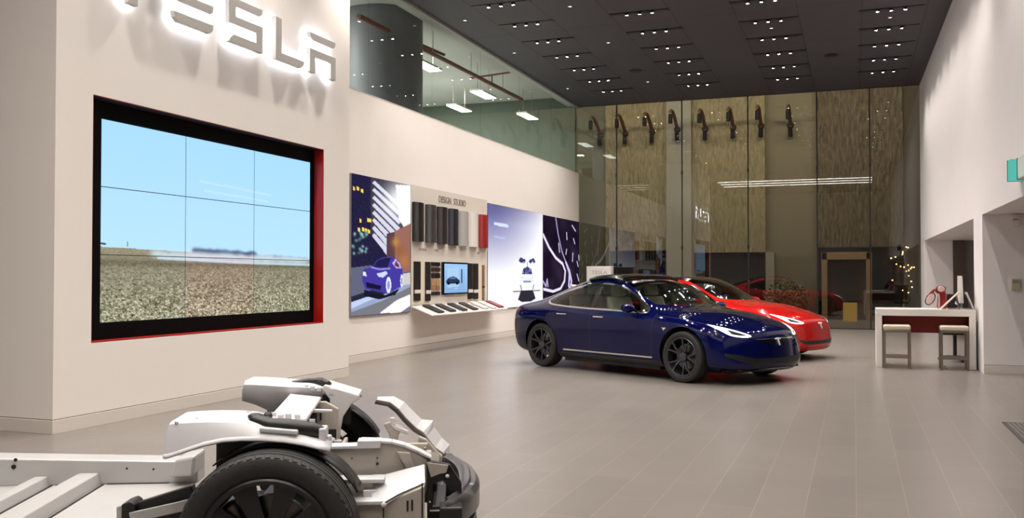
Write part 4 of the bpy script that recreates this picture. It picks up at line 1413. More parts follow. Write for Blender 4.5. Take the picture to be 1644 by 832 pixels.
def city_picture(h, w):
    img = np.zeros((h, w, 3))
    yy, xx = np.mgrid[0:h, 0:w]
    v, u = yy / (h - 1), xx / (w - 1)
    img[:] = np.array([36, 32, 62]) / 255
    img += (nr.random((h, w, 1)) - .5) * .06
    fill(img, [(.30, 0), (1, 0), (1, .40), (.55, .42), (.30, .42)], (62, 58, 74))
    fill(img, [(.72, .02), (1, 0), (1, .34), (.86, .33), (.78, .28)], (250, 250, 255))
    for k in range(8):                                    # pale storeys of a tower raked by sun
        a = .02 + .055 * k
        fill(img, [(.32, a + .02), (.36, a), (.86 - .02 * k, a + .16), (.84 - .03 * k, a + .19)], (226, 228, 246), .9)
    glow(img, (.86, .12), .13, (255, 255, 255), 1.0)
    glow(img, (.70, .16), .10, (250, 250, 255), .7)
    fill(img, [(.62, .40), (1, .30), (1, .72), (.62, .72)], (150, 104, 92))
    fill(img, [(.56, .40), (.70, .38), (.72, .72), (.56, .72)], (88, 62, 70))
    glow(img, (.72, .46), .035, (196, 140, 70), .9)
    glow(img, (.80, .53), .05, (150, 96, 60), .9)
    glow(img, (.88, .60), .05, (180, 120, 70), .8)
    for (a, b) in ((.02, .09), (.08, .085), (.14, .095), (.12, .31), (.24, .30), (.27, .30), (.10, .375), (.16, .37), (.21, .375), (.25, .38)):
        fill(img, [(a, b), (a + .035, b + .004), (a + .035, b + .030), (a, b + .026)], (250, 214, 96))
    for k in range(26):
        glow(img, (nr.uniform(.0, .24), nr.uniform(.40, .56)), .010, (170, 226, 214) if k % 2 else (90, 150, 120), .8)
    fill(img, [(0, .66), (.30, .64), (.62, .70), (1, .68), (1, 1), (0, 1)], (96, 100, 124))
    fill(img, [(0, .86), (.55, .79), (.72, .80), (.2, .93), (0, .97)], (40, 42, 60))
    fill(img, [(0, .92), (.62, .84), (1, .76), (1, .80), (0, 1)], (150, 164, 196))
    fill(img, [(0, .97), (.5, .90), (1, .80), (1, 1), (0, 1)], (120, 120, 128))
    fill(img, [(.45, .99), (.75, .90), (1, .86), (1, .95), (.8, 1)], (246, 246, 250))
    fill(img, [(0, .90), (.3, .86), (.42, .87), (0, .945)], (190, 206, 240))
    fill(img, [(.84, .70), (1, .69), (1, .78), (.84, .79)], (206, 200, 196))
    # violet car in three-quarter view
    fill(img, [(.17, .69), (.20, .665), (.32, .655), (.40, .60), (.52, .575), (.68, .573), (.78, .60), (.85, .67), (.86, .76), (.82, .80), (.68, .83), (.60, .85), (.42, .83), (.22, .81), (.17, .76)], (70, 58, 158))
    fill(img, [(.34, .65), (.42, .60), (.54, .582), (.64, .582), (.58, .655)], (34, 32, 72))
    fill(img, [(.66, .62), (.72, .585), (.80, .62), (.83, .66), (.74, .66)], (190, 176, 220))
    fill(img, [(.70, .635), (.73, .60), (.79, .635), (.78, .655)], (110, 50, 80))
    stroke(img, [(.32, .655), (.45, .668), (.62, .66)], .006, (150, 140, 220))
    fill(img, [(.40, .70), (.56, .68), (.58, .70), (.50, .73), (.42, .72)], (200, 214, 255))
    fill(img, [(.18, .685), (.22, .69), (.24, .72), (.18, .715)], (220, 230, 255))
    fill(img, [(.22, .76), (.48, .79), (.46, .82), (.24, .80)], (24, 22, 52))
    for c, rx, ry in (((.60, .785), .045, .062), ((.835, .755), .028, .050)):
        poly = [(c[0] + rx * math.cos(a), c[1] + ry * math.sin(a)) for a in [2 * math.pi * k / 20 for k in range(20)]]
        fill(img, poly, (226, 230, 255))
        fill(img, [(c[0] + (p[0] - c[0]) * .55, c[1] + (p[1] - c[1]) * .55) for p in poly], (150, 150, 200))
    fill(img, [(.20, .815), (.55, .86), (.80, .81), (.72, .86), (.45, .89), (.2, .86)], (26, 26, 44))
    return img


def white_picture(h, w):
    img = np.ones((h, w, 3)) * np.array([252, 252, 255]) / 255
    yy, xx = np.mgrid[0:h, 0:w]
    v, u = yy / (h - 1), xx / (w - 1)
    a = np.clip(1.15 - np.hypot((u) * .75, v * 1.15) * 1.45, 0, 1)[..., None]
    img[:] = img * (1 - a) + np.array([112, 112, 166]) / 255 * a
    a = np.clip(1 - v / .16, 0, 1)[..., None] * np.clip(1.2 - u, 0, 1)[..., None] * .6
    img[:] = img * (1 - a) + np.array([96, 92, 130]) / 255 * a
    fill(img, [(.10, .17), (.34, .175), (.34, .205), (.10, .20)], (214, 222, 250))
    fill(img, [(.10, .30), (.28, .305), (.28, .325), (.10, .32)], (190, 200, 240), .6)
    c = .685
    for s in (-1, 1):
        for k in range(14):
            glow(img, (c + s * (.045 + .11 * nr.random()), .515 + .03 * nr.random()), .010, (34, 36, 98), .9)
        stroke(img, [(c + s * .04, .53), (c + s * .12, .50), (c + s * .15, .53)], .008, (44, 46, 90))
        stroke(img, [(c + s * .10, .70), (c + s * .12, .735)], .007, (80, 84, 110))
        stroke(img, [(c + s * .13, .78), (c + s * .11, .83)], .006, (60, 60, 84))
        stroke(img, [(c + s * .26, .845), (c + s * .12, .845)], .006, (60, 60, 70))
    stroke(img, [(c, .54), (c, .60)], .004, (90, 94, 130))
    fill(img, [(c - .08, .61), (c, .585), (c + .08, .61), (c + .10, .67), (c - .10, .67)], (62, 66, 120))
    for k in range(24):
        glow(img, (c + nr.uniform(-.08, .08), nr.uniform(.61, .66)), .008, (200, 206, 236) if k % 2 else (28, 30, 80), .8)
    fill(img, [(c - .13, .70), (c + .13, .70), (c + .12, .74), (c - .12, .74)], (228, 240, 250))
    stroke(img, [(c - .07, .745), (c + .07, .745)], .008, (120, 132, 150))
    fill(img, [(c - .12, .835), (c + .11, .835), (c + .17, .93), (c + .08, .955), (c - .10, .955), (c - .18, .93)], (48, 44, 56))
    return img


def dark_picture(h, w):
    img = np.ones((h, w, 3)) * np.array([30, 22, 40]) / 255
    for k in range(30):
        glow(img, (nr.random(), nr.random()), .08, (52, 40, 58) if k % 2 else (20, 14, 28), .6)
    L = (232, 228, 250)
    stroke(img, [(0, .22), (.15, .36), (.32, .47), (.50, .535)], .018, L)
    stroke(img, [(.32, .0), (.38, .18), (.48, .38), (.60, .52), (.72, .70), (.86, .93)], .011, (170, 158, 206))
    stroke(img, [(.60, .52), (.70, .62), (.76, .74), (.72, .84), (.68, .80), (.70, .66)], .018, (206, 198, 236))
    stroke(img, [(.02, .83), (.25, .86), (.45, .83), (.56, .74), (.58, .62), (.50, .53)], .016, L)
    stroke(img, [(.0, .74), (.07, .80), (.10, .72), (.12, .80)], .010, (190, 180, 224))
    stroke(img, [(.72, .84), (.82, .92), (.86, .99)], .016, L)
    for a, b in (((.78, .06), (.88, .12)), ((.82, .22), (.86, .28)), ((.62, .16), (.63, .24)), ((.80, .40), (.79, .50)), ((.62, .36), (.60, .42)), ((.93, .66), (.98, .74)), ((.40, .30), (.42, .40)), ((.93, .50), (.96, .56)), ((.98, .42), (.99, .48))):
        stroke(img, [a, b], .009, L, .9)
    fill(img, [(.02, .90), (.4, .92), (.42, 1), (.02, 1)], (64, 36, 52), .5)
    return img


M['lit_picture'] = picture('backlit_picture', .98)
M['lightbox_edge'] = mat('lightbox_edge', rgb(150, 146, 150), 0.4, metal=0.5)


def lightbox(label, y0, y1, z0, z1, img):
    o = thing('lightbox_picture', label, 'picture', (XL, (y0 + y1) / 2, z0), 0, 'back-lit pictures along the left wall')
    d, hy, h = .035, (y1 - y0) / 2, z1 - z0
    bx((.0, -hy, 0), (d, hy, h)).build('frame', M['lightbox_edge'], o)
    pic_mesh('lit_print', lambda u, v: (d + .002, -hy + .004 + u * (2 * hy - .008), .004 + v * (h - .008)), img, M['lit_picture'], o)


lightbox('tall back-lit picture of a violet car in a city street', 13.58, 15.79, .78, 3.18, city_picture(210, 110))
lightbox('white back-lit picture of dark parts floating one above another', 19.72, 23.70, .70, 3.14, white_picture(150, 130))
lightbox('dark back-lit picture with pale curving light streaks', 23.73, 27.25, .70, 3.12, dark_picture(150, 130))

# ================================================================ SAMPLE BOARD
BD = thing('display_board', 'white sample board with small grey title between two back-lit pictures', 'display board', (XL, 17.76, .80))
bx((.0, -1.7, .3), (.0222, 1.7, .5)).build('wall_rail', M['steel'], BD)
bx((.022, -1.94, .0), (.03, 1.94, 2.40)).build('board', mat('board_white', rgb(214, 206, 196), 0.45), BD, bevel=.004)
m_tl = mat('grey_lettering', rgb(120, 112, 106), 0.5)
for w_, y_ in (('DESIGN', -.40), ('STUDIO', .36)):
    text_mesh('title_word', w_, .19, .004, m_tl, BD, Matrix.Translation((.034, y_, 2.215)) @ FACE_X, sx=.95)
m_cap = mat('small_grey_print', rgb(150, 142, 134), 0.6)
for y, s in ((-1.45, 'EXTERIOR'), (-.80, 'PAINT'), (1.40, 'TRIM')):
    text_mesh('caption', s, .075, .002, m_cap, BD, Matrix.Translation((.032, y, 1.175)) @ FACE_X)
b = MB().box((.0295, -1.90, .13), (.031, -1.10, .95)).box((.0295, .74, .13), (.031, 1.75, .95))
b.build_each('recess_backing', mat('cream_backing', rgb(222, 212, 190), 0.5), BD)

SW = [('black', 15.85, 16.28, rgb(16, 15, 20)), ('mid grey', 16.42, 16.85, rgb(58, 56, 60)), ('dark brown', 16.96, 17.39, rgb(32, 26, 30)), ('midnight blue', 17.51, 17.96, rgb(26, 27, 42)),
      ('silver', 18.05, 18.49, rgb(172, 170, 168)), ('white', 18.60, 19.05, rgb(228, 224, 220)), ('red', 19.17, 19.65, rgb(150, 26, 26))]
zs = [(2.12, 2.87), (2.12, 2.865), (2.11, 2.86), (2.10, 2.86), (2.10, 2.845), (2.10, 2.84), (2.10, 2.84)]
for (nm, ya, yb, c), (za, zb) in zip(SW, zs):
    n = 10
    rows = []
    for k in range(n + 1):
        a = math.pi * k / n
        rows.append([(.035 + .085 * math.sin(a) ** .6, (yb - ya) / 2 * -math.cos(a), z) for z in (0, zb - za)])
    b = MB().sheet(rows)
    b.add([r[0] for r in rows], [tuple(range(n + 1))]).add([r[1] for r in rows], [tuple(range(n + 1))[::-1]])
    root = thing('paint_sample', nm + ' painted sample panel hanging in the top row of the board', 'paint sample', (XL, (ya + yb) / 2, za), 0, 'painted sample panels')
    b.build('shell', mat(nm.replace(' ', '_') + '_sample_paint', c, .25, coat=.8), root, smooth=50)
    bx((.0305, -.12, .2), (.05, .12, (zb - za) - .2)).build('hanger', M['steel'], root)

TP = [('first', 'left of the row', 15.92, 16.18, .99), ('second', 'left of the small squares', 16.42, 16.63, .975), ('third', 'right beside the tablet', 18.54, 18.78, .965), ('fourth', 'second right of the tablet', 18.85, 19.10, .955)]
m_str = mat('black_trim_strip', rgb(24, 20, 20), 0.4)
m_band = mat('white_band', rgb(220, 214, 206), 0.4)
for _, where, ya, yb, z0 in TP:
    root = thing('trim_sample', 'tall black trim strip with white band, ' + where, 'trim sample', (XL, (ya + yb) / 2, z0), 0, 'tall trim strips on the sample board')
    hy = (yb - ya) / 2
    bx((.031, -hy, 0), (.06, hy, 1.74 - z0)).build('strip', m_str, root, bevel=.004)
    bx((.031, -hy, .14), (.068, hy, .21)).build('band', m_band, root, bevel=.003)
root = thing('trim_sample', 'narrow bronze edge strip at the right end of the board', 'trim sample', (XL, 19.42, .90))
bx((.031, -.05, 0), (.06, .05, .81)).build('strip', mat('bronze_strip', rgb(146, 122, 98), .4, metal=.3), root, bevel=.004)
bx((.031, -.05, .3), (.066, .05, .34)).build('joint', m_str, root)
CB = [(1.66, 1.74, (26, 20, 18), 'black'), (1.55, 1.63, (44, 36, 32), 'dark brown'), (1.42, 1.52, (30, 24, 22), 'charcoal'), (1.27, 1.39, (176, 138, 100), 'light wood'), (1.19, 1.26, (158, 120, 84), 'tan wood'), (1.08, 1.15, (34, 27, 24), 'dark grey')]
for za, zb, c, nm in CB:
    for s in (0, 1):
        ya = 16.70 + .21 * s
        o = bx((.031, -.09, 0), (.055, .09, zb - za)).build('finish_sample', mat('finish_' + nm.replace(' ', '_'), rgb(*c), .35), None, bevel=.004)
        o.location = (XL, ya + .09, za)
        tag(o, 'small %s finish square, %s column left of the tablet' % (nm, ('left', 'right')[s]), 'finish sample', 'small finish squares')
TB = thing('touchscreen', 'black framed touchscreen showing a dark car on the sample board', 'touchscreen', (XL, 17.84, 1.08))
bx((.031, -.66, .0), (.075, .66, .67)).build('frame', M['black_gloss'], TB, bevel=.01)


def tablet_picture(h, w):
    img = np.ones((h, w, 3)) * np.array([132, 172, 216]) / 255
    yy, xx = np.mgrid[0:h, 0:w]
    img += (.10 * (1 - yy / h))[..., None]
    fill(img, [(.12, .15), (.62, .12), (.62, .8), (.12, .82)], (168, 202, 234))
    fill(img, [(.06, .60), (.12, .52), (.22, .46), (.38, .43), (.50, .47), (.60, .54), (.66, .58), (.64, .68), (.1, .70)], (40, 56, 84))
    fill(img, [(.20, .51), (.28, .46), (.42, .46), (.50, .52)], (92, 122, 160))
    for c in (.18, .54):
        poly = [(c + .055 * math.cos(a), .67 + .055 * math.sin(a)) for a in [2 * math.pi * k / 16 for k in range(16)]]
        fill(img, poly, (16, 20, 30))
    fill(img, [(.72, .18), (.77, .17), (.77, .66), (.72, .68)], (30, 44, 76))
    stroke(img, [(.92, .1), (.92, .92)], .008, (190, 216, 240))
    stroke(img, [(.4, .86), (.56, .86)], .008, (200, 220, 240))
    return img


pic_mesh('screen', lambda u, v: (.0765, -.60 + u * 1.20, .035 + v * .60), tablet_picture(60, 80), PIC, TB)

# sloping sample shelf
SHF = thing('sample_shelf', 'white sloping ledge under the sample board', 'shelf', (XL + .012, 17.95, .70))
b = MB()
t = .025
v = [(.03, -2.12, .19), (.43, -2.05, .03), (.43, 2.0, .03), (.03, 2.12, .19)]
b.add(v + [(x, y, z - t) for x, y, z in v], [(0, 1, 2, 3), (7, 6, 5, 4), (0, 4, 5, 1), (1, 5, 6, 2), (2, 6, 7, 3), (3, 7, 4, 0)])
b.build('ledge', M['white_gloss'], SHF, bevel=.004)
b = MB()
for y in (-1.5, 0, 1.5):
    b.prism([(.02, .17), (.38, .02), (.38, .01), (.02, .06)], lambda a, z, d, y=y: (a, y + d, z), -.015, .015)
b.build_each('bracket', M['white_gloss'], SHF)
LSM = [(-1.60, 'black', (26, 20, 20)), (-1.02, 'dark brown', (38, 29, 28)), (-.44, 'charcoal', (34, 30, 32)), (.14, 'deep brown', (44, 33, 30)), (.74, 'pale grey', (206, 200, 194)), (1.20, 'white', (232, 226, 220)), (1.66, 'red', (120, 26, 34))]
for y, nm, c in LSM:
    b = MB()
    v = [(.07, y - .15, .184), (.40, y - .12, .050), (.40, y + .16, .050), (.07, y + .14, .184)]
    b.add(v + [(x, yy, z + .03) for x, yy, z in v], [(3, 2, 1, 0), (4, 5, 6, 7), (0, 1, 5, 4), (1, 2, 6, 5), (2, 3, 7, 6), (3, 0, 4, 7)])
    o = b.build('leather_sample', mat('leather_' + nm.replace(' ', '_'), rgb(*c), .45, bump=.1, bscale=120), None, bevel=.006)
    o.location = (XL + .012, 17.95, .70)
    tag(o, nm + ' leather sample lying on the sloping ledge', 'leather sample', 'leather samples on the ledge')

# ================================================================ CEILING TRACKS
M['spot_lens'] = emis('ceiling_spot_lens', (1, 0.95, 0.86), 110.0)
COLX = [(-6.29, 'near the left wall'), (-3.93, 'second from the left wall'), (-1.61, 'second from the right wall'), (.70, 'near the right wall')]
ORD = ['first', 'second', 'third', 'fourth', 'fifth', 'sixth', 'seventh', 'eighth', 'ninth', 'tenth', 'eleventh', 'twelfth', 'thirteenth', 'fourteenth', 'fifteenth', 'sixteenth', 'seventeenth', 'eighteenth']
proto = None
ROWY = [25.12 - 1.447 * k for k in range(18)]
for ci, (cx, cn) in enumerate(COLX):
    for ri, ry in enumerate(ROWY):
        if ci == 3 and ri > 4 and False:
            continue
        if ri > 6 and ri % 2 == 0:                     # unseen entry rows, added to light the foreground; every other one
            continue
        lab = 'three-spot ceiling track, %s row from the glass wall, column %s' % (ORD[ri], cn)
        if proto is None:
            proto = thing('ceiling_track', lab, 'ceiling light', (cx, ry, CEIL), 0, 'three-spot tracks in the dark ceiling')
            bx((-.59, -.06, -.012), (.59, .06, .006)).build('housing', M['black'], proto)
            for k in (-1, 0, 1):
                mm = Matrix.Translation((.25 * k, 0, 0))
                sp = MB().lathe([(.034, -.012), (.038, -.05), (.030, -.052), (.026, -.03)], 14, mm, caps=False).build('spot_head', M['black'], proto, smooth=40)
                MB().lathe([(.0, -.046), (.031, -.046), (.031, -.040), (.0, -.040)], 14, mm, caps=False).build('lens', M['spot_lens'], sp)
        else:
            dup(proto, (cx, ry, CEIL), None, lab)
        hx = 0.0
        tilt = 0.0
        spot('track_light', (cx, ry, CEIL - .07), (cx + tilt, ry + .01, 0), TRACK_POWER * (1.0 if ri < 7 else 1.4) * (.62 if ci == 3 else 1.0), 118, .7, (1, .935, .86), .05)
DL = [(-7.38, 17.25, 'first'), (-7.38, 20.16, 'second'), (-7.4, 24.5, 'third'), (-5.1, 17.05, 'fourth'), (-5.1, 20.0, 'fifth'), (-5.14, 24.4, 'sixth'), (-1.6, 20.0, 'seventh'), (.70, 20.0, 'eighth')]
dn = ['in the strip along the left wall, nearest the viewer', 'in the strip along the left wall, middle', 'in the strip along the left wall, farthest', 'between first and second track columns, nearest', 'between first and second track columns, middle', 'between first and second track columns, farthest', 'in the third track column from the left', 'in the track column by the right wall']
m_dl = emis('small_downlight_glow', (1, .96, .9), 2.2)
p2 = None
for (x, y, _), w in zip(DL, dn):
    lab = 'small recessed downlight ' + w
    if p2 is None:
        p2 = thing('downlight', lab, 'downlight', (x, y, CEIL), 0, 'small downlights in the ceiling')
        MB().lathe([(.03, 0), (.055, 0), (.055, -.008), (.032, -.010), (.03, 0)], 16, caps=False).build('ring', mat('grey_downlight_ring', rgb(120, 116, 116), .4), p2)
        MB().lathe([(0, -.003), (.031, -.003), (.031, -.007), (0, -.007)], 16, caps=False).build('lens', m_dl, p2)
    else:
        dup(p2, (x, y, CEIL), None, lab)
for x, y, w in ((-5.153, 22.98, 'on the left'), (-.48, 22.94, 'on the right')):
    o = MB().lathe([(0, 0), (.16, 0), (.16, -.012), (.14, -.02), (0, -.016)], 24, caps=False).build('ceiling_speaker', M['black'], None, smooth=40)
    o.location = (x, y, CEIL)
    tag(o, 'round dark ceiling speaker ' + w + ' among the tracks', 'speaker', 'round ceiling speakers')
# long lamps over the entry, mirrored in the glass wall
M['strip'] = emis('white_tube_lamp', (1, .95, .88), STRIP_EMIT)
for k in range(3):
    o = thing('strip_lamp', 'long white tube lamp under the entry ceiling, %s of three' % ('nearest', 'middle', 'farthest')[k], 'strip lamp', (-3.0, 1.4 + 1.3 * k, CEIL - .03), 0, 'tube lamps over the entry')
    bx((-3.9, -.025, -.10), (3.9, .025, 0)).build('body', M['white_gloss'], o)
    bx((-3.88, -.022, -.118), (3.88, .022, -.10)).build('tube', M['strip'], o)
    for q in (-3, 0, 3):
        bx((q - .02, -.02, 0), (q + .02, .02, .031)).build('bracket', M['steel'], o)

# ================================================================ UPPER FLOOR BEHIND THE GLASS STRIP
m_col = mat('grey_painted_column', rgb(122, 124, 130), .5)
o = MB().lathe([(.86, 0), (.86, 2.65)], 48, caps=True).build('round_column', m_col, None, smooth=40)
o.location = (-9.3, 17.3, 4.3)
o['kind'] = 'structure'
o.name = 'column_3'
PW = thing('sprinkler_pipe', 'rusty red pipe running under the upper floor ceiling', 'pipe', (-8.8, 20.95, 6.43))
m_pipe = mat('rust_red_pipe', rgb(124, 78, 62), .5)
MB().tube([(0, -5.5, -.03), (0, 3.7, .03)], .05, 12).build('main', m_pipe, PW, smooth=50)
MB().tube([(-.12, -3.0, .10), (.0, -1.6, .11)], .035, 10).tube([(-.6, 1.4, .22), (.7, 1.4, .30)], .025, 8).tube([(0, 1.4, .0), (0, 1.4, .26)], .02, 8).build_each('branch', m_pipe, PW, smooth=50)
b = MB()
for y in (-4.2, -2.2, 0, 2.2):
    b.tube([(0, y, 0), (0, y, .52)], .008, 6)
b.build_each('hanger', M['steel'], PW)
m_panel = emis('white_led_panel', (.96, 1.0, .98), 9.0)
for k, (x, y, w) in enumerate([(-9.05, 18.9, 'nearest, left of the red pipe'), (-9.06, 22.4, 'middle, below the pipe end'), (-10.44, 24.0, 'lower one set back behind the others'), (-9.06, 25.9, 'farthest')]):
    o = thing('pendant_panel', 'white light panel on rods on the upper floor, ' + w, 'panel light', (x, y, 6.2), 0, 'white panel lights upstairs')
    bx((-.16, -.55, 0), (.16, .55, .05)).build('body', M['white_gloss'], o, bevel=.01)
    bx((-.15, -.54, -.012), (.15, .54, 0)).build('diffuser', m_panel, o)
    MB().tube([(0, -.4, .05), (0, -.4, .75)], .006, 6).tube([(0, .4, .05), (0, .4, .75)], .006, 6).build_each('rod', M['steel'], o)
for y in (14.5, 19, 24):  # extra area lamps without fittings, added to brighten the upper floor
    area('upper_floor_light', (-12, y, 6.9), (-12, y, 4.3), 420, 1.2, .3, (1, 1, .97))

# ================================================================ CARS
def carpark(name, label, paint, red, c, deg):
    make_car(name, label, paint, red, (c[0], c[1], 0), R(deg))


carpark('sedan', 'dark blue sedan with raised black roof panel in front of the red car', P_BLUE, False, (-3.00, 14.30), -31.1)
carpark('sedan', 'bright red sedan parked behind the dark blue car', P_RED, True, (-2.737, 17.98), -22.5)

# ================================================================ RECEPTION DESK AND WHAT IS ON IT
DY0, DY1 = 16.02, 16.75
DK = thing('reception_desk', 'white reception desk with dark red front panel beside the right wall', 'desk', (1.03, 16.4, 0))
bx((-.715, -.38, .825), (.73, .35, .935)).build('desktop', M['white_gloss'], DK, bevel=.006)
bx((-.715, -.38, 0), (-.625, .35, .825)).build('side_panel', M['white_gloss'], DK, bevel=.006)
bx((.635, -.38, 0), (.73, .35, .825)).build('side_panel', M['white_gloss'], DK, bevel=.006)
bx((-.625, -.06, .545), (.635, -.02, .825)).build('front_panel', M['red_dark'], DK)
bx((-.632, -.36, 0), (-.622, .33, .82)).build('red_lining', M['red_dark'], DK)
bx((.632, -.36, 0), (.638, .33, .82)).build('red_lining', M['red_dark'], DK)


def stool(label, x):
    t = thing('bar_stool', label, 'stool', (x, 16.03, 0), 0, 'stools at the reception desk')
    bx((-.20, -.18, .605), (.20, .18, .685)).build('seat', M['cream'], t, bevel=.025, seg=3, smooth=50)
    for sx in (-1, 1):
        for sy in (-1, 1):
            MB().bar((sx * .185, sy * .155, 0), (sx * .185, sy * .155, .605), .035, .035).build('leg', M['steel'], t, bevel=.004)
    b = MB()
    for sy in (-1, 1):
        b.bar((-.185, sy * .155, .59), (.185, sy * .155, .59), .03, .03)
        b.bar((-.185, sy * .155, .03), (-.10, sy * .155, .03), .02, .02)
    for sx in (-1, 1):
        b.bar((sx * .185, -.155, .59), (sx * .185, .155, .59), .03, .03).bar((sx * .185, -.155, .17), (sx * .185, .155, .17), .025, .025)
    b.build('frame', M['steel'], t, bevel=.004)
    MB().bar((-.185, -.155, .185), (.185, -.155, .185), .03, .045).bar((-.185, .155, .185), (.185, .155, .185), .03, .03).build('foot_rest', mat('pale_foot_rest', rgb(206, 196, 186), .35, metal=.5) if sx == 9 else M['steel'], t, bevel=.004)
    return t


stool('cream topped steel stool at the left end of the red desk panel', .62)
stool('cream topped steel stool at the right end of the red desk panel', 1.445)

m_pad = mat('pale_pink_pad', rgb(196, 168, 164), .5)
m_red2 = mat('glossy_dark_red', rgb(126, 18, 24), .25, coat=.6)
HP = thing('headphone_stand', 'red rounded stand with two pale oval pads on the reception desk', 'stand', (1.26, 16.48, .935))
MB().prism([(-.02, 0), (.13, 0), (.125, .22), (.10, .33), (.04, .375), (-.03, .35), (-.05, .28), (.0, .22)], lambda a, z, d: (a, d, z), -.05, .05).build('body', m_red2, HP, bevel=.02, seg=3, smooth=60)
MB().tube([(.02, 0, .28), (-.05, 0, .30), (-.10, -.01, .26), (-.14, -.02, .20)], .022, 12).build('arm', m_red2, HP, smooth=60)
for c, nm, sc, tl in (((.045, -.055, .315), 'pad', (.058, .012, .045), -10), ((-.115, -.03, .155), 'pad', (.055, .014, .095), 28)):
    mt = Matrix.Translation(c) @ Matrix.Rotation(R(tl), 4, 'Y')
    rim = MB().ball((0, 0, 0), (sc[0] * 1.25, sc[1] * 1.3, sc[2] * 1.2), 18, 10).move(mt @ Matrix.Translation((0, .012, 0))).build('pad_rim', M['black_gloss'], HP, smooth=60)
    MB().ball((0, 0, 0), sc, 18, 10).move(mt @ Matrix.Translation((0, -.008, 0))).build('pad', m_pad, rim, smooth=60)
MB().tube([(.0, -.06, .24), (.012, -.066, .20), (.012, -.066, 0)], .013, 8).build('cable', m_pad, HP, smooth=60)
TS = thing('tablet', 'thin pale tablet leaning on a stand beside the red stand', 'tablet', (1.40, 16.16, .937))
MB().bar((-.13, 0, .0), (.14, 0, .275), .24, .012, up=(-.9, 0, .8)).build('slab', mat('pale_tablet_back', rgb(216, 196, 186), .3), TS, bevel=.003)
MB().bar((.14, 0, .0), (.10, 0, .22), .06, .02).box((-.02, -.06, 0), (.15, .06, .012)).build('stand', M['steel'], TS, bevel=.003)
MN = thing('monitor', 'white desktop screen seen edge-on on the reception desk', 'monitor', (1.60, 16.53, .935))
MB().prism([(-.035, .09), (.02, .09), (.005, .52), (-.03, .53)], lambda a, z, d: (a, d, z), -.20, .20).build('screen', M['white_gloss'], MN, bevel=.006)
MB().box((-.09, -.10, 0), (.08, .10, .014)).bar((0, 0, .01), (0, 0, .12), .08, .03).bar((0, 0, .10), (-.07, -.14, .10), .02, .02).ball((-.07, -.14, .10), (.035, .03, .032), 12, 8).build('foot', M['chrome'], MN, bevel=.003)
LP = thing('laptop', 'thin white leaning screen between the desktop screen and the white pier', 'laptop', (1.68, 16.14, .935))
MB().bar((.055, 0, .008), (-.045, 0, .27), .22, .012, up=(1, 0, .3)).build('lid', M['white_gloss'], LP, bevel=.003)
MB().box((-.06, -.11, 0), (.065, .11, .012)).build('base', M['steel'], LP, bevel=.003)
CHR = thing('office_chair', 'black office chair behind the reception desk', 'chair', (1.60, 17.55, 0))
MB().box((-.24, -.24, .46), (.24, .24, .54)).build('seat', M['plastic'], CHR, bevel=.03, seg=3)
MB().sheet([[(x, .22 + .05 * (abs(x) / .22) ** 2 * -1, z) for x in (-.22, -.11, 0, .11, .22)] for z in (.62, .8, 1.0, 1.15)], .05, (0, 1, 0)).build('backrest', M['plastic'], CHR, bevel=.015, smooth=50)
b = MB().lathe([(.03, .08), (.03, .46)], 12)
for k in range(5):
    a = 2 * math.pi * k / 5
    b.bar((0, 0, .09), (.28 * math.cos(a), .28 * math.sin(a), .07), .04, .03)
    b.ball((.28 * math.cos(a), .28 * math.sin(a), .03), .03, 10, 6)
b.bar((0, .2, .5), (0, .27, .70), .06, .03)
b.build('base', M['black'], CHR)
for sx in (-1, 1):
    MB().tube([(sx * .25, .05, .50), (sx * .30, .05, .58), (sx * .30, .0, .70), (sx * .30, -.15, .71)], .02, 8).build('armrest', M['plastic'], CHR, smooth=50)

# ================================================================ RIGHT WALL FITTINGS
EX = thing('exit_sign', 'white exit light box with green lit face high on the right wall', 'exit sign', (RW(11.9), 11.9, 2.57))
bx((-.07, -.36, 0), (0, .14, .24)).build('housing', M['white_gloss'], EX, bevel=.008)
bx((-.14, .15, .0), (-.0, .36, .235)).build('lit_face', emis('green_exit_glow', rgb(92, 190, 176), .85), EX)
bx((-.075, .14, -.005), (0, .155, .245)).build('divider', M['dark_trim'], EX)
bx((-.145, .355, -.005), (0, .37, .245)).build('divider', M['dark_trim'], EX)
bx((-.03, -.22, -.19), (0, .10, 0)).build('conduit', mat('grey_conduit', rgb(186, 182, 186), .5), EX)
SPK = thing('wall_sounder', 'small white box high on the recess wall below the right ceiling', 'alarm sounder', (2.24, 15.498, 2.19))
bx((-.055, -.05, 0), (.055, 0, .15)).build('case', M['white_gloss'], SPK, bevel=.008)
bx((-.035, -.056, .09), (.035, -.05, .12)).build('grille', mat('grey_sounder_grille', rgb(170, 166, 168), .5), SPK)
TH = thing('thermostat', 'beige thermostat box at eye level on the recess wall', 'thermostat', (2.235, 15.498, 1.25))
bx((-.06, -.035, 0), (.06, 0, .17)).build('case', mat('beige_plastic', rgb(190, 182, 156), .4), TH, bevel=.008)
bx((-.045, -.038, .10), (.045, -.035, .15)).build('display', mat('grey_display', rgb(150, 148, 132), .3), TH)
b = MB().box((0, 0, .001), (1.9, 1.75, .010))
MT = thing('floor_mat', 'dark grey ribbed entrance mat at the right edge of the floor', 'mat', (1.36, 8.6, 0))
b.build('backing', mat('dark_mat_rubber', rgb(70, 66, 64), .8), MT)
b = MB()
for k in range(46):
    b.box((.03 + .04 * k, .03, .010), (.052 + .04 * k, 1.72, .016))
b.build('ribs', mat('grey_mat_ribs', rgb(104, 100, 96), .9, noise=.2, nscale=40), MT)

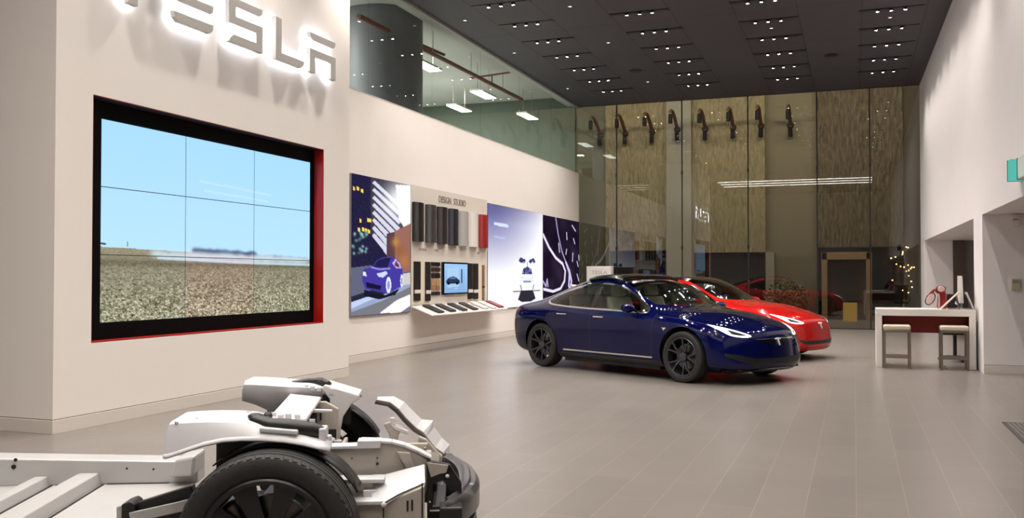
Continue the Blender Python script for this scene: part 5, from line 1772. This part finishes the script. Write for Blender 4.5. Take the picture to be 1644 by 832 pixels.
TM = thing('totem_sign', 'white block with faint grey lettering behind the blue car, by the glass wall', 'sign block', (-6.86, 25.9, 0))
bx((-.36, -.15, 0), (.36, .15, 1.75)).build('block', M['white_gloss'], TM, bevel=.008)
text_mesh('lettering', 'TESLA', .15, .003, mat('pale_grey_lettering', rgb(170, 164, 158), .5), TM, Matrix.Translation((.02, -.152, 1.57)) @ Matrix(((1, 0, 0, 0), (0, 0, -1, 0), (0, 1, 0, 0), (0, 0, 0, 1))), sx=1.15)

# ================================================================ OUTSIDE
m_brz = mat('bronze_lamp_metal', rgb(104, 66, 46), .5)
LX = [-9.27, -8.24, -7.2, -6.2, -5.2, -4.18, -3.18, -2.16]
fl = None
m_warm = emis('warm_lamp_disc', (1, .8, .5), 3.0)
for k, x in enumerate(LX):
    lab = 'bronze twin-headed wall lamp on the facade, %s from the left' % ORD[k]
    if fl is None:
        fl = thing('facade_lamp', lab, 'outdoor lamp', (x, FY + .085, 6.95), 0, 'twin-headed lamps on the facade')
        MB().tube([(0, -.0, .02), (0, -.22, .16), (0, -.55, .36), (0, -.95, .54), (0, -1.25, .54), (0, -1.5, .44)], [.06, .07, .07, .065, .055, .05], 10).build('arm', m_brz, fl, smooth=50)
        MB().lathe([(.12, 0), (.12, .04), (.06, .08)], 16, Matrix.Translation((0, 0, .02)) @ Matrix.Rotation(R(90), 4, 'X')).build('wall_plate', M['black'], fl)
        for y, z in ((-.14, -.06), (-1.42, .38)):
            hd = MB().lathe([(.035, .0), (.075, -.04), (.08, -.34), (.07, -.35)], 16, Matrix.Translation((0, y, z)), caps=True).build('lamp_head', mat('dark_lamp_head', rgb(20, 17, 22), .6, spec=.2), fl, smooth=40)
    else:
        dup(fl, (x, FY - .02 + (.0 if not -6.62 < x < -5.7 else -.25) + (.25 if -3.05 < x < -1.28 else 0), 6.95), None, lab)
SH = thing('planter_shrub', 'bushy shrub in a planter beyond the glass wall behind the red car', 'shrub', (-2.0, 30.2, -.02))
MB().prism([(-.55, 0), (.55, 0), (.60, .55), (-.60, .55)], lambda a, z, d: (a, d, z), -.3, .3).build('planter', mat('brown_planter', rgb(96, 78, 66), .6), SH)
b = MB()
for k in range(900):
    a, rr = rng.uniform(0, 6.28), rng.random() ** .5
    p = Vector((rr * .72 * math.cos(a), rr * .4 * math.sin(a), .55 + rng.random() * .95 * (1 - rr * .5)))
    s = rng.uniform(.04, .075)
    e = Euler((rng.uniform(-1, 1), rng.uniform(-1, 1), rng.uniform(0, 6.28))).to_matrix()
    b.add([p + e @ Vector(q) * s for q in ((-.4, 0, 0), (0, -1, .1), (.4, 0, 0), (0, 1, .1))], [(0, 1, 2, 3)])
b.build('foliage', mat('olive_leaves', rgb(112, 108, 84), .5, noise=.4, nscale=9), SH)
FT = thing('lit_tree', 'slim bare tree with warm fairy lights beyond the glass, left of the desk wall', 'tree', (1.42, 31, -.02))
b = MB().tube([(0, 0, 0), (.03, 0, .8), (-.02, 0, 1.6), (.0, 0, 2.3)], [.05, .04, .03, .012], 8)
bl = MB()
for k in range(22):
    z0 = .9 + 1.3 * rng.random()
    a = rng.uniform(0, 6.28)
    l = rng.uniform(.15, .38)
    e = (l * math.cos(a), l * math.sin(a), z0 + rng.uniform(.05, .35))
    b.tube([(0, 0, z0), (e[0] * .5, e[1] * .5, z0 + .05), e], [.012, .009, .005], 5)
    bl.ball(e, .022, 8, 5)
b.build('trunk', mat('brown_bark', rgb(92, 66, 48), .7), FT)
bl.build_each('fairy_light', emis('warm_fairy_light', (1, .62, .25), 7.0), FT)
KS = thing('street_kiosk', 'tan framed kiosk with dark red doorway across the street', 'kiosk', (-.26, 34.0, -.02))
m_tan = mat('tan_kiosk_frame', rgb(150, 124, 92), .6)
MB().box((-.80, -.5, 0), (-.62, .5, 2.3)).box((.62, -.5, 0), (.80, .5, 2.3)).box((-.80, -.5, 2.05), (.80, .5, 2.3)).build('frame', m_tan, KS, bevel=.01)
bx((-.62, -.1, 0), (.62, 0, 2.05)).build('back_panel', mat('dark_red_brown_panel', rgb(72, 40, 36), .5), KS)
bx((-.35, -.14, .0), (.40, -.1, 1.75)).build('door', mat('near_black_door', rgb(34, 26, 28), .4), KS)
YS = thing('floor_sign', 'yellow folding floor sign outside in front of the kiosk', 'floor sign', (-.15, 32.6, -.02))
MB().prism([(-.20, .0), (-.16, .0), (.01, .62), (-.02, .62)], lambda a, z, d: (d, a, z), -.22, .22).build('panel', mat('yellow_plastic', rgb(196, 160, 30), .5), YS)
MB().prism([(.20, .0), (.16, .0), (-.01, .62), (.02, .62)], lambda a, z, d: (d, a, z), -.22, .22).build('panel', M['dark_trim'] if False else mat('yellow_plastic_back', rgb(190, 154, 30), .5), YS)
